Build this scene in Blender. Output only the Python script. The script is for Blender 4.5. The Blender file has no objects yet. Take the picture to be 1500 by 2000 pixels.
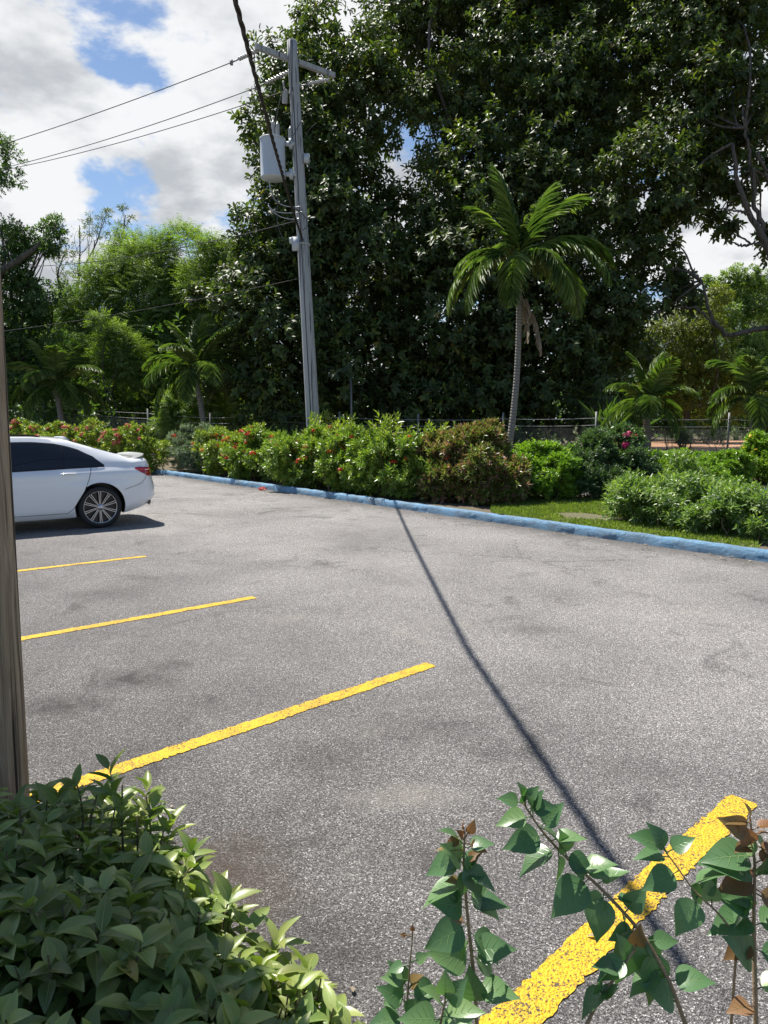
import bpy, math
import numpy as np
from mathutils import Vector, Matrix
R = math.radians
C = bpy.context.scene.collection
rng = np.random.default_rng(7)

# ------------------------------------------------------------------ camera, sky, sun, exposure
F, HZ, HC = 1386.0, 822.0, 1.7            # focal length in photo pixels, horizon row, eye height
PT = math.atan((1000 - HZ) / F)
cp, sp = math.cos(PT), math.sin(PT)
cd = bpy.data.cameras.new('camera'); cam = bpy.data.objects.new('camera', cd); C.objects.link(cam)
cam.location = (0, 0, HC); cam.rotation_euler = (R(90) - PT, 0, 0)
cd.sensor_fit = 'VERTICAL'; cd.sensor_height = 36; cd.lens = F / 2000 * 36
cd.clip_start = .05; cd.clip_end = 5000
bpy.context.scene.camera = cam

SUN = Vector((-.36, .40, 1)).normalized()
w = bpy.data.worlds.new('World'); bpy.context.scene.world = w; w.use_nodes = True
nt = w.node_tree; nt.nodes.clear()
N = nt.nodes.new; LK = nt.links.new
out = N('ShaderNodeOutputWorld')
sky = N('ShaderNodeTexSky'); sky.sky_type = 'NISHITA'; sky.sun_disc = False
sky.sun_elevation = math.asin(SUN.z); sky.sun_rotation = math.atan2(SUN.x, SUN.y)
sky.air_density = 1.0; sky.dust_density = .3; sky.ozone_density = 3.0
bg = N('ShaderNodeBackground'); bg.inputs[1].default_value = .08
LK(sky.outputs[0], bg.inputs[0])
tc = N('ShaderNodeTexCoord')
sep = N('ShaderNodeSeparateXYZ'); LK(tc.outputs['Generated'], sep.inputs[0])
def mth(op, a, b=None, clamp=False):
    n = N('ShaderNodeMath'); n.operation = op; n.use_clamp = clamp
    for i, v in enumerate((a, b)):
        if v is None: continue
        if isinstance(v, (int, float)): n.inputs[i].default_value = v
        else: LK(v, n.inputs[i])
    return n.outputs[0]
zc = mth('ADD', mth('MAXIMUM', sep.outputs[2], 0.0), .22)
cx, cy = mth('DIVIDE', sep.outputs[0], zc), mth('DIVIDE', sep.outputs[1], zc)
cmb = N('ShaderNodeCombineXYZ'); LK(cx, cmb.inputs[0]); LK(cy, cmb.inputs[1])
cmb.inputs[2].default_value = 3.7
def fbm(scale, detail, rough, vec, dist=0.0):
    n = N('ShaderNodeTexNoise'); n.inputs['Scale'].default_value = scale; n.inputs['Detail'].default_value = detail
    n.inputs['Roughness'].default_value = rough; n.inputs['Distortion'].default_value = dist
    LK(vec, n.inputs['Vector']); return n.outputs['Fac']
def ramp(fac, stops, interp='LINEAR'):
    r = N('ShaderNodeValToRGB'); r.color_ramp.interpolation = interp
    e = r.color_ramp.elements
    while len(e) < len(stops): e.new(.5)
    for k, (p, c) in enumerate(stops):
        e[k].position = p; e[k].color = (c, c, c, 1) if isinstance(c, (int, float)) else (*c, 1)
    LK(fac, r.inputs[0]); return r.outputs[0]
mp = N('ShaderNodeMapping'); mp.inputs['Location'].default_value = (.35, .2, 0); LK(cmb.outputs[0], mp.inputs[0])
cloud = fbm(1.9, 9, .58, mp.outputs[0], .25)
mask = ramp(cloud, [(.41, 0), (.49, 1)], 'EASE')
ahead = ramp(mth('ADD', mth('MULTIPLY', sep.outputs[1], .5), .5), [(.56, 0), (.74, 1)], 'EASE')
low = ramp(sep.outputs[2], [(.52, 1), (.74, .0)], 'EASE')
mask = mth('MULTIPLY', mth('MULTIPLY', mask, ahead), low)
shade = fbm(2.4, 6, .55, mp.outputs[0])
ccol = ramp(shade, [(.37, (.53, .56, .60)), (.55, (.93, .945, .96))], 'EASE')
bg2 = N('ShaderNodeBackground'); bg2.inputs[1].default_value = .62; LK(ccol, bg2.inputs[0])
mx = N('ShaderNodeMixShader'); LK(mask, mx.inputs[0]); LK(bg.outputs[0], mx.inputs[1]); LK(bg2.outputs[0], mx.inputs[2])
LK(mx.outputs[0], out.inputs[0])

sd = bpy.data.lights.new('sun', 'SUN'); sd.energy = 5.0; sd.angle = R(.5); sd.color = (1, .955, .87)
so = bpy.data.objects.new('sun', sd); C.objects.link(so); so.location = SUN * 60
so.rotation_euler = (-SUN).to_track_quat('-Z', 'Y').to_euler()
vs = bpy.context.scene.view_settings
vs.view_transform = 'Standard'; vs.look = 'None'; vs.gamma = 1; vs.exposure = .68
bpy.context.scene.cycles.max_bounces = 8
bpy.context.scene.cycles.transparent_max_bounces = 8

# ------------------------------------------------------------------ helpers
def pix(x, y, Y):
    """the world point at distance Y along the street that the photo shows at pixel x, y"""
    u, v = (x - 750) / F, (1000 - y) / F
    k = Y / (cp + v * sp)
    return np.array([u * k, Y, HC + k * (v * cp - sp)])
def gnd(x, y, z=0.0):
    u, v = (x - 750) / F, (1000 - y) / F
    k = (HC - z) / (sp - v * cp)
    return np.array([u * k, k * (cp + v * sp), z])
def mpp(Y): return Y / F
def nrm(a):
    a = np.asarray(a, float); return a / np.maximum(np.linalg.norm(a, axis=-1, keepdims=True), 1e-9)

class MB:
    def __init__(s): s.v = []; s.t = []; s.q = []; s.n = 0; s.tr = []; s.qr = []; s.tm = []; s.qm = []
    def add(s, v, q=None, t=None, rnd=None, m=0):
        v = np.asarray(v, float).reshape(-1, 3)
        for fs, fl, rl, ml in ((q, s.q, s.qr, s.qm), (t, s.t, s.tr, s.tm)):
            if fs is None or len(fs) == 0: continue
            fs = np.asarray(fs, int); fl.append(fs + s.n)
            r = rng.random() if rnd is None else rnd
            rl.append(np.broadcast_to(r, (len(fs),)) if np.ndim(r) == 0 else np.asarray(r))
            ml.append(np.full(len(fs), m, int))
        s.v.append(v); s.n += len(v)
    def build(s, name, mats, parent=None, smooth=True, loc=None):
        v = np.concatenate(s.v)
        o0 = np.array(parent.location if parent is not None else (loc if loc is not None else (0, 0, 0)))
        v = v - o0
        q = np.concatenate(s.q) if s.q else np.zeros((0, 4), int)
        t = np.concatenate(s.t) if s.t else np.zeros((0, 3), int)
        r = np.concatenate(s.qr + s.tr); mi = np.concatenate(s.qm + s.tm)
        me = bpy.data.meshes.new(name)
        me.vertices.add(len(v)); me.vertices.foreach_set('co', v.ravel())
        me.loops.add(q.size + t.size); me.loops.foreach_set('vertex_index', np.concatenate([q.ravel(), t.ravel()]))
        me.polygons.add(len(q) + len(t))
        ls = np.concatenate([np.arange(len(q)) * 4, q.size + np.arange(len(t)) * 3])
        me.polygons.foreach_set('loop_start', ls)
        me.polygons.foreach_set('use_smooth', np.full(len(ls), smooth))
        me.update(calc_edges=True)
        for m in (mats if isinstance(mats, (list, tuple)) else [mats]): me.materials.append(m)
        me.polygons.foreach_set('material_index', mi)
        a = me.attributes.new('rnd', 'FLOAT', 'FACE'); a.data.foreach_set('value', r.astype(np.float32))
        o = bpy.data.objects.new(name, me); C.objects.link(o)
        if parent is not None: o.parent = parent
        elif loc is not None: o.location = loc
        return o
    # shapes
    def tube(s, pts, rad, n=8, cap=True, m=0, rnd=None, flat=1.0):
        p = np.asarray(pts, float); k = len(p)
        rad = np.broadcast_to(rad, (k,)) if np.ndim(rad) == 0 else np.asarray(rad)
        tg = nrm(np.gradient(p, axis=0))
        a = np.array([0, 0, 1.]) if abs(tg[0][2]) < .9 else np.array([1., 0, 0])
        nn = nrm(np.cross(tg[0], a)); vv = []
        an = np.arange(n) * 2 * math.pi / n
        for i in range(k):
            nn = nrm(nn - tg[i] * np.dot(nn, tg[i])); b = np.cross(tg[i], nn)
            vv.append(p[i] + rad[i] * (np.cos(an)[:, None] * nn + flat * np.sin(an)[:, None] * b))
        v = np.concatenate(vv)
        i = np.arange(k - 1)[:, None] * n; j = np.arange(n)[None]; j2 = (j + 1) % n
        q = np.stack([i + j, i + j2, i + n + j2, i + n + j], -1).reshape(-1, 4)
        t = []
        if cap:
            v = np.concatenate([v, p[:1], p[-1:]]); c0, c1 = k * n, k * n + 1
            jj = np.arange(n); t = np.concatenate([np.stack([jj * 0 + c0, (jj + 1) % n, jj], -1),
                 np.stack([jj * 0 + c1, (k - 1) * n + jj, (k - 1) * n + (jj + 1) % n], -1)])
        s.add(v, q, t, rnd, m)
    def box(s, c, size, rot=None, m=0, rnd=None):
        h = np.array(size) / 2
        v = np.array([[x, y, z] for x in (-1, 1) for y in (-1, 1) for z in (-1, 1)]) * h
        if rot is not None: v = v @ np.array(rot).T
        s.add(v + np.array(c), [[0, 1, 3, 2], [4, 6, 7, 5], [0, 4, 5, 1], [2, 3, 7, 6], [0, 2, 6, 4], [1, 5, 7, 3]], None, rnd, m)
    def lathe(s, c, axis, prof, n=24, m=0, rnd=None):
        """prof: (distance along axis, radius)"""
        ax = nrm(axis); a = nrm(np.cross(ax, [0, 0, 1.] if abs(ax[2]) < .9 else [1., 0, 0])); b = np.cross(ax, a)
        an = np.arange(n) * 2 * math.pi / n
        v = np.concatenate([np.array(c) + ax * h + r * (np.cos(an)[:, None] * a + np.sin(an)[:, None] * b) for h, r in prof])
        i = np.arange(len(prof) - 1)[:, None] * n; j = np.arange(n)[None]; j2 = (j + 1) % n
        s.add(v, np.stack([i + j, i + j2, i + n + j2, i + n + j], -1).reshape(-1, 4), None, rnd, m)
    def grid(s, P, m=0, rnd=None, flip=False):
        P = np.asarray(P); a, b = P.shape[:2]
        i = np.arange(a - 1)[:, None] * b; j = np.arange(b - 1)[None]
        q = np.stack([i + j, i + b + j, i + b + j + 1, i + j + 1], -1).reshape(-1, 4)
        s.add(P.reshape(-1, 3), q[:, ::-1] if flip else q, None, rnd, m)
    def leaves(s, T, P, d, up, L, W, rnd=None, m=0):
        """copies of the leaf template T at points P, along d, upper side towards up"""
        tv, tq, tt = T[:3]; n = len(P)
        d = nrm(d); u = nrm(up - d * np.sum(up * d, -1, keepdims=True)); b = np.cross(d, u)
        L = np.broadcast_to(L, (n,)); W = np.broadcast_to(W, (n,))
        v = (P[:, None] + d[:, None] * (tv[None, :, :1] * L[:, None, None]) + b[:, None] * (tv[None, :, 1:2] * W[:, None, None])
             + u[:, None] * (tv[None, :, 2:3] * L[:, None, None]))
        o = (np.arange(n) * len(tv))[:, None, None]
        rnd = rng.random(n) if rnd is None else rnd
        qr_ = np.repeat(rnd, len(tq))
        if len(T) > 3: qr_ = qr_.reshape(n, len(tq)); qr_[:, T[3]:] = .90 + .06 * qr_[:, T[3]:]; qr_ = qr_.ravel()
        s.add(v.reshape(-1, 3), (o + tq[None]).reshape(-1, 4), None, qr_, m) if len(tq) else None
        if len(tt):
            if len(tq):   # same vertices, add faces only
                s.t.append((o + tt[None]).reshape(-1, 3) + s.n - n * len(tv)); s.tr.append(np.repeat(rnd, len(tt))); s.tm.append(np.full(n * len(tt), m, int))
            else: s.add(v.reshape(-1, 3), None, (o + tt[None]).reshape(-1, 3), np.repeat(rnd, len(tt)), m)

def leafT(prof, fold=.12, bend=.15):
    v = []; q = []; t = []
    ts = [p[0] for p in prof]
    v.append((0, 0, 0))
    for (a, hw) in prof:
        h = -bend * a * a
        v += [(a, -hw, h + fold * hw), (a, 0, h), (a, hw, h + fold * hw)]
    v.append((1, 0, -bend))
    k = len(prof); e = len(v) - 1
    t += [(0, 1, 2), (0, 2, 3)]
    for i in range(k - 1):
        a = 1 + 3 * i; b = a + 3
        q += [(a, b, b + 1, a + 1), (a + 1, b + 1, b + 2, a + 2)]
    a = 1 + 3 * (k - 1); t += [(a, e, a + 1), (a + 1, e, a + 2)]
    return np.array(v, float), np.array(q, int).reshape(-1, 4), np.array(t, int).reshape(-1, 3)
T_DIAM = (np.array([(0, 0, 0), (.45, -.5, .08), (1, 0, -.12), (.45, .5, .08)], float), np.zeros((0, 4), int), np.array([(0, 1, 2), (0, 2, 3)]))
T_OVAL = leafT([(.16, .36), (.45, .50), (.80, .36)], .22, .22)


T_STRAP = leafT([(.05, .5), (.35, .48), (.7, .36)], .35, .35)

def ribT(prof, bend, w=.022, lift=.012):
    ts = [0] + [p[0] for p in prof] + [.97]; v = []; q = []
    for a in ts: v += [(a, -w * (1.1 - a), lift - bend * a * a), (a, w * (1.1 - a), lift - bend * a * a)]
    for i in range(len(ts) - 1): q.append((2 * i, 2 * i + 2, 2 * i + 3, 2 * i + 1))
    return np.array(v, float), np.array(q, int), np.zeros((0, 3), int)
PF_FINE = [(.07, .16), (.2, .38), (.38, .50), (.58, .47), (.78, .30), (.92, .12)]
PF_HEART = [(.02, .18), (.07, .33), (.16, .46), (.28, .51), (.42, .48), (.56, .38), (.70, .26), (.82, .14), (.92, .06)]
def vein_quads(prof, fold, bend, w=.009, lift=.012):
    v = []; q = []; xs, hs = [0] + [p[0] for p in prof] + [1], [.1] + [p[1] for p in prof] + [0]
    for a in (.06, .2, .36, .52):
        for sg in (-1, 1):
            e = a + .20; hw = np.interp(e, xs, hs) * .86; k = len(v)
            for (t_, y_) in ((a - w, 0), (a + w, 0), (e + w * .3, hw), (e - w * .3, hw)): v.append((t_, sg * y_, lift - bend * t_ * t_ + fold * y_))
            q.append((k, k + 1, k + 2, k + 3))
    return np.array(v, float), np.array(q, int)
def with_rib(T, RT):   # leaf and its pale midrib in one template
    tv, tq, tt = T; return np.concatenate([tv, RT[0]]), np.concatenate([tq, RT[1] + len(tv)]), tt, len(tq)
T_FINE = with_rib(leafT(PF_FINE, .24, .30), ribT(PF_FINE, .30))
T_HEART = with_rib(leafT(PF_HEART, .20, .26), ribT(PF_HEART, .26, .016, .008))
_v, _q = vein_quads(PF_HEART, .20, .26)
T_HEART = (np.concatenate([T_HEART[0], _v]), np.concatenate([T_HEART[1], _q + len(T_HEART[0])]), T_HEART[2], T_HEART[3])
def tag(o, label=None, cat=None, group=None, kind=None):
    for k, v in (('label', label), ('category', cat), ('group', group), ('kind', kind)):
        if v: o[k] = v
    return o
def thing(name, label, cat, loc=(0, 0, 0), group=None, rotz=0):
    o = bpy.data.objects.new(name, None); C.objects.link(o); o.location = [float(x) for x in loc]
    o.rotation_euler = (0, 0, rotz); o.empty_display_size = .2
    return tag(o, label, cat, group)

# ------------------------------------------------------------------ materials
def newmat(name):
    m = bpy.data.materials.new(name); m.use_nodes = True; t = m.node_tree
    return m, t, t.nodes['Principled BSDF'], t.nodes['Material Output']
class NB:
    """small node builder"""
    def __init__(s, t): s.t = t
    def n(s, kind, **kw):
        nd = s.t.nodes.new(kind)
        for k, v in kw.items(): setattr(nd, k, v)
        return nd
    def link(s, a, b): s.t.links.new(a, b)
    def set(s, sock, v):
        if hasattr(v, 'is_output') or isinstance(v, bpy.types.NodeSocket): s.link(v, sock)
        else: sock.default_value = v
    def pos(s, scale=(1, 1, 1), obj=False, loc=(0, 0, 0)):
        g = s.n('ShaderNodeTexCoord').outputs['Object'] if obj else s.n('ShaderNodeNewGeometry').outputs['Position']
        mp = s.n('ShaderNodeMapping'); s.link(g, mp.inputs[0]); mp.inputs['Scale'].default_value = scale; mp.inputs['Location'].default_value = loc
        return mp.outputs[0]
    def noise(s, vec, scale, detail=4, rough=.55, dist=0, out='Fac'):
        n = s.n('ShaderNodeTexNoise'); s.link(vec, n.inputs['Vector'])
        for k, v in (('Scale', scale), ('Detail', detail), ('Roughness', rough), ('Distortion', dist)): n.inputs[k].default_value = v
        return n.outputs[out]
    def voro(s, vec, scale, feature='F1', out='Distance', rand=1.0):
        n = s.n('ShaderNodeTexVoronoi', feature=feature); s.link(vec, n.inputs['Vector']); n.inputs['Scale'].default_value = scale
        n.inputs['Randomness'].default_value = rand
        return n.outputs[out]
    def ramp(s, fac, stops, interp='LINEAR'):
        r = s.n('ShaderNodeValToRGB'); r.color_ramp.interpolation = interp; e = r.color_ramp.elements
        while len(e) < len(stops): e.new(.5)
        for k, (p, c) in enumerate(stops):
            e[k].position = p; e[k].color = (c, c, c, 1) if isinstance(c, (int, float)) else (*c, 1)
        s.link(fac, r.inputs[0]); return r.outputs[0]
    def mix(s, f, a, b, mode='MIX'):
        m = s.n('ShaderNodeMix', data_type='RGBA', blend_type=mode)
        for sock, v in ((m.inputs[0], f), (m.inputs[6], a), (m.inputs[7], b)):
            s.set(sock, (*v, 1) if isinstance(v, tuple) and len(v) == 3 else v)
        return m.outputs[2]
    def math(s, op, a, b=0.0, clamp=False):
        m = s.n('ShaderNodeMath', operation=op, use_clamp=clamp); s.set(m.inputs[0], a); s.set(m.inputs[1], b); return m.outputs[0]
    def bump(s, h, strength, dist):
        b = s.n('ShaderNodeBump'); b.inputs['Strength'].default_value = strength; b.inputs['Distance'].default_value = dist
        s.link(h, b.inputs['Height']); return b.outputs[0]
    def attr(s, name='rnd'):
        a = s.n('ShaderNodeAttribute'); a.attribute_name = name; return a.outputs['Fac']

def leaf_mat(name, cols, rough=.42, trans=.28, tcol=None, spec=.5, veins=0):
    """cols: list of (position, colour) over a random number per leaf"""
    m, t, p, o = newmat(name); b = NB(t)
    c = b.ramp(b.attr(), cols)
    nz = b.noise(b.pos(), 9, 2)
    c = b.mix(b.ramp(nz, [(.3, .0), (.7, .35)]), c, b.mix(.5, c, tuple(x * 1.5 for x in cols[-1][1])))
    b.link(c, p.inputs['Base Color']); p.inputs['Roughness'].default_value = rough
    p.inputs['Specular IOR Level'].default_value = spec
    tr = b.n('ShaderNodeBsdfTranslucent')
    tc_ = b.mix(1.0, c, tcol or (1.9, 2.2, .55), 'MULTIPLY'); b.link(tc_, tr.inputs[0])
    mx = b.n('ShaderNodeMixShader'); mx.inputs[0].default_value = trans
    b.link(p.outputs[0], mx.inputs[1]); b.link(tr.outputs[0], mx.inputs[2]); b.link(mx.outputs[0], o.inputs[0])
    return m
def flat_mat(name, col, rough=.5, metal=0, var=.15, scale=6, bump=0, bscale=40, stretch=(1, 1, 1), spec=.5, coat=0):
    m, t, p, o = newmat(name); b = NB(t); ps = b.pos(stretch, True)
    nz = b.noise(ps, scale, 5, .6)
    c = b.mix(nz, tuple(x * (1 - var) for x in col), tuple(min(1, x * (1 + var)) for x in col))
    b.link(c, p.inputs['Base Color']); p.inputs['Roughness'].default_value = rough; p.inputs['Metallic'].default_value = metal
    p.inputs['Specular IOR Level'].default_value = spec; p.inputs['Coat Weight'].default_value = coat
    if bump: b.link(b.bump(b.noise(ps, bscale, 4, .6), bump, .01), p.inputs['Normal'])
    return m
M = {}
K0 = gnd(300, 924)[:2]; K1 = gnd(1500, 1098)[:2]          # foot of the kerb, left and right
kd = nrm(K1 - K0); kn = np.array([-kd[1], kd[0]])          # along the kerb; away from the lot
KERB_D = float(K0 @ kn)
TONE_DIR = kn      # asphalt tone runs from darker bays out to a paler aisle
def asphalt():
    m, t, p, o = newmat('asphalt'); b = NB(t); ps = b.pos()
    wob = b.noise(ps, 55, 2, .6, out='Color')
    pv = b.mix(.006, ps, wob, 'ADD')
    grain = b.voro(pv, 205, out='Color'); sg = b.n('ShaderNodeSeparateColor'); b.link(grain, sg.inputs[0])
    g1 = b.ramp(sg.outputs[0], [(0, .022), (.45, .07), (.78, .19), (.93, .38), (1, .68)])
    g2 = b.ramp(b.voro(pv, 330, out='Color'), [(0, .05), (.6, .16), (1, .42)])
    c = b.mix(.38, g1, g2)
    pits = b.ramp(b.noise(ps, 120, 3, .7), [(.36, .18), (.50, 1)])
    c = b.mix(1.0, c, pits, 'MULTIPLY')
    big = b.ramp(b.noise(ps, .55, 5, .62, .4), [(.30, .72), (.55, 1.0), (.75, 1.18)])
    c = b.mix(1.0, c, big, 'MULTIPLY')
    st = b.ramp(b.noise(b.pos((1, 1, 1), loc=(3.1, 7.7, 0)), 1.3, 4, .6, .8), [(.60, 1.0), (.70, .62)])
    c = b.mix(1.0, c, st, 'MULTIPLY')
    dp = b.n('ShaderNodeVectorMath', operation='DOT_PRODUCT'); b.link(ps, dp.inputs[0]); dp.inputs[1].default_value = (*[float(x) for x in TONE_DIR], 0)
    wz = b.math('ADD', dp.outputs['Value'], b.math('MULTIPLY', b.noise(ps, .8, 4, .6), 3.0))
    c = b.mix(1.0, c, b.ramp(b.math('DIVIDE', b.math('ADD', wz, 4.0), 16.0), [(.36, .56), (.62, 1.30)]), 'MULTIPLY')
    c = b.mix(1.0, c, (1.68, 1.58, 1.53), 'MULTIPLY')
    # dirt along the kerb, hair cracks, oil and dust
    kd_ = b.math('SUBTRACT', KERB_D, dp.outputs['Value'])
    kz = b.math('ADD', kd_, b.math('MULTIPLY', b.noise(ps, 2.5, 5, .65), -.9))
    c = b.mix(b.ramp(b.math('ADD', kz, .5), [(.0, .75), (.75, 0)]), c, (.055, .05, .042))
    wp_ = b.mix(.5, ps, b.noise(ps, 1.7, 3, .6, out='Color'), 'ADD')
    ck = b.ramp(b.voro(wp_, .42, feature='DISTANCE_TO_EDGE'), [(.0, 1), (.011, 0)])
    ck = b.mix(1.0, ck, b.ramp(b.noise(b.pos((1, 1, 1), loc=(9, 2, 0)), .5, 3, .6), [(.52, 0), (.62, .35)]), 'MULTIPLY')
    c = b.mix(ck, c, (.03, .028, .027))
    oil = b.ramp(b.noise(b.pos((1, 1, 1), loc=(-4.3, 1.1, 0)), .9, 6, .68, .6), [(.60, 0), (.70, .62)])
    c = b.mix(oil, c, (.05, .044, .038))
    for (sx, sy, rx, ry, k_, col) in STAINS:
        mp_ = b.n('ShaderNodeMapping', vector_type='POINT'); b.link(b.mix(.35, ps, b.mix(1.0, b.noise(ps, 2.2, 6, .7, out='Color'), (.5, .5, .5), 'SUBTRACT'), 'ADD'), mp_.inputs[0])
        mp_.inputs['Scale'].default_value = (1 / rx, 1 / ry, 0); mp_.inputs['Location'].default_value = (-sx / rx, -sy / ry, 0)
        ln = b.n('ShaderNodeVectorMath', operation='LENGTH'); b.link(mp_.outputs[0], ln.inputs[0])
        sm_ = b.math('MULTIPLY', b.ramp(ln.outputs['Value'], [(.25, k_), (1.0, 0)]), b.ramp(b.noise(ps, 9, 5, .7), [(.32, .25), (.58, 1)]))
        c = b.mix(sm_, c, col)
    dust = b.ramp(b.noise(b.pos((1, 1, 1), loc=(2.2, -6.1, 0)), 1.1, 6, .7, .5), [(.60, 0), (.72, .35)])
    c = b.mix(dust, c, (.40, .36, .31))
    b.link(c, p.inputs['Base Color']); p.inputs['Roughness'].default_value = .82; p.inputs['Specular IOR Level'].default_value = .35
    h = b.math('ADD', b.voro(pv, 205), b.noise(ps, 120, 3, .7))
    b.link(b.bump(h, 1.0, .006), p.inputs['Normal'])
    return m
def paint_yellow():
    m, t, p, o = newmat('yellow_paint'); b = NB(t); ps = b.pos()
    pits = b.ramp(b.math('ADD', b.noise(ps, 130, 3, .7), b.math('MULTIPLY', b.noise(ps, 5, 5, .65), .42)), [(.625, 0), (.66, 1)])
    c = b.mix(b.noise(ps, 30, 3), (.66, .37, .012), (.84, .52, .02))
    c = b.mix(b.ramp(b.noise(ps, 2.3, 6, .7, .5), [(.52, 0), (.72, .38)]), c, (.16, .12, .05))
    c = b.mix(pits, (.07, .06, .045), c)
    b.link(c, p.inputs['Base Color']); p.inputs['Roughness'].default_value = .7
    b.link(b.bump(b.math('ADD', b.voro(ps, 105), b.noise(ps, 80, 3, .7)), .9, .008), p.inputs['Normal'])
    return m
def kerb_paint():
    m, t, p, o = newmat('blue_kerb_paint'); b = NB(t); ps = b.pos()
    c = b.mix(b.noise(ps, 5, 5, .65), (.14, .29, .47), (.23, .44, .63))
    chip = b.ramp(b.noise(ps, 14, 6, .7), [(.60, 0), (.66, .8)])
    c = b.mix(chip, c, (.42, .45, .47))
    dirt = b.ramp(b.noise(ps, 2.2, 5, .7), [(.42, 0), (.70, .7)])
    c = b.mix(dirt, c, (.14, .16, .17))
    b.link(c, p.inputs['Base Color']); p.inputs['Roughness'].default_value = .75
    b.link(b.bump(b.noise(ps, 22, 7, .75), 1.0, .05), p.inputs['Normal'])
    return m
def wood(name, a, bb, crack, sc=1.0):
    m, t, p, o = newmat(name); b = NB(t); ps = b.pos((13 * sc, 13 * sc, .75 * sc), True)
    n1 = b.noise(ps, 2.2, 9, .72, 1.1)
    c = b.ramp(n1, [(.28, a), (.5, tuple((x + y) / 2 for x, y in zip(a, bb))), (.72, bb)])
    ck = b.ramp(b.noise(b.pos((16 * sc, 16 * sc, .3 * sc), True), 1.6, 3, .55, .3), [(.36, 1), (.42, 0)])
    c = b.mix(ck, c, crack)
    b.link(c, p.inputs['Base Color']); p.inputs['Roughness'].default_value = .85
    b.link(b.bump(b.math('SUBTRACT', n1, ck), .7, .012), p.inputs['Normal'])
    return m
def soil(name, a, bb, s=3):
    m, t, p, o = newmat(name); b = NB(t); ps = b.pos()
    c = b.mix(b.noise(ps, s, 6, .65), a, bb); c = b.mix(b.ramp(b.noise(ps, 40, 4, .7), [(.4, 0), (.7, .5)]), c, tuple(x * 1.6 for x in bb))
    b.link(c, p.inputs['Base Color']); p.inputs['Roughness'].default_value = .95
    b.link(b.bump(b.noise(ps, 30, 5, .7), .8, .03), p.inputs['Normal']); return m
DK, BR, PALE = (.035, .032, .030), (.075, .052, .038), (.36, .33, .29)
STAINS = [(*gnd(x, y)[:2], rx, ry, k, c) for x, y, rx, ry, k, c in ((250, 1328, .42, .26, .8, DK), (120, 1378, .34, .22, .75, DK), (330, 1300, .2, .12, .6, DK), (430, 1690, .34, .28, .75, BR), (520, 1760, .22, .2, .6, BR), (650, 1850, .3, .25, .5, DK),
    (840, 1690, .20, .16, .6, DK), (800, 1560, .34, .16, .45, PALE), (1050, 1230, .35, .2, .4, DK), (780, 1420, .5, .3, .35, DK), (620, 1480, .4, .3, .4, DK), (200, 1160, .6, .4, .4, DK), (300, 1470, .35, .2, .4, DK), (1250, 1500, .4, .2, .3, DK), (950, 1900, .2, .15, .45, DK))]
M['asphalt'] = asphalt(); M['yellow'] = paint_yellow(); M['kerb'] = kerb_paint()
M['wood_dark'] = wood('weathered_wood', (.13, .092, .056), (.47, .37, .255), (.012, .010, .008))
M['wood_grey'] = wood('silvered_wood', (.26, .27, .275), (.45, .46, .465), (.07, .07, .075), .8)
M['earth'] = soil('garden_soil', (.07, .055, .035), (.15, .12, .075))
M['redearth'] = soil('red_soil', (.26, .13, .07), (.42, .24, .14))
M['lawn'] = soil('turf', (.07, .085, .03), (.15, .13, .075), 2.5)
M['bark'] = wood('tree_bark', (.05, .042, .034), (.15, .13, .11), (.02, .017, .014), .6)
M['hill'] = soil('wooded_hill', (.016, .032, .024), (.035, .055, .042), .08)
M['concrete'] = soil('concrete', (.11, .105, .10), (.17, .165, .16), 2)

M['rubber'] = leaf_mat('rubber_tree_leaf', [(0, (.018, .045, .020)), (.5, (.036, .080, .027)), (.8, (.075, .14, .035)), (.93, (.17, .22, .04)), (1, (.24, .14, .045))], .48, .26, spec=.36)
M['feather'] = leaf_mat('feathery_leaf', [(0, (.07, .115, .032)), (.6, (.14, .205, .052)), (1, (.25, .31, .10))], .5, .37)
M['darktree'] = leaf_mat('dark_tree_leaf', [(0, (.03, .065, .022)), (.7, (.065, .12, .035)), (1, (.12, .18, .045))], .45, .32)
M['olive'] = leaf_mat('olive_leaf', [(0, (.05, .075, .03)), (1, (.14, .16, .06))], .5, .3)
M['yellowtree'] = leaf_mat('yellow_green_leaf', [(0, (.06, .10, .02)), (1, (.19, .20, .04))], .5, .35)
M['ixora'] = leaf_mat('ixora_leaf', [(0, (.05, .095, .02)), (.45, (.12, .20, .035)), (.8, (.27, .33, .06)), (1, (.46, .42, .11))], .36, .26)
M['ixora_dark'] = leaf_mat('ixora_leaf_deep', [(0, (.05, .10, .02)), (.5, (.11, .20, .035)), (.85, (.26, .34, .06)), (1, (.46, .48, .12))], .34, .25)
M['sage'] = leaf_mat('sage_leaf', [(0, (.06, .10, .06)), (.8, (.13, .19, .11)), (1, (.34, .38, .30))], .5, .2)
M['bronze'] = leaf_mat('bronze_leaf', [(0, (.045, .095, .02)), (.42, (.095, .18, .035)), (.58, (.21, .31, .065)), (.66, (.13, .08, .05)), (.82, (.28, .165, .14)), (.94, (.40, .26, .24)), (1, (.36, .06, .05))], .38, .25, (1.8, 1.9, .8))
M['clip'] = leaf_mat('clipped_leaf', [(0, (.06, .13, .02)), (.6, (.13, .25, .03)), (1, (.34, .42, .06))], .36, .3)
M['bloom'] = leaf_mat('bougainvillea_leaf', [(0, (.03, .065, .022)), (.8, (.07, .13, .05)), (1, (.17, .22, .10))], .4, .25)
M['white_shrub'] = leaf_mat('star_shrub_leaf', [(0, (.05, .10, .025)), (.6, (.12, .20, .055)), (1, (.33, .40, .17))], .38, .28)
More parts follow.
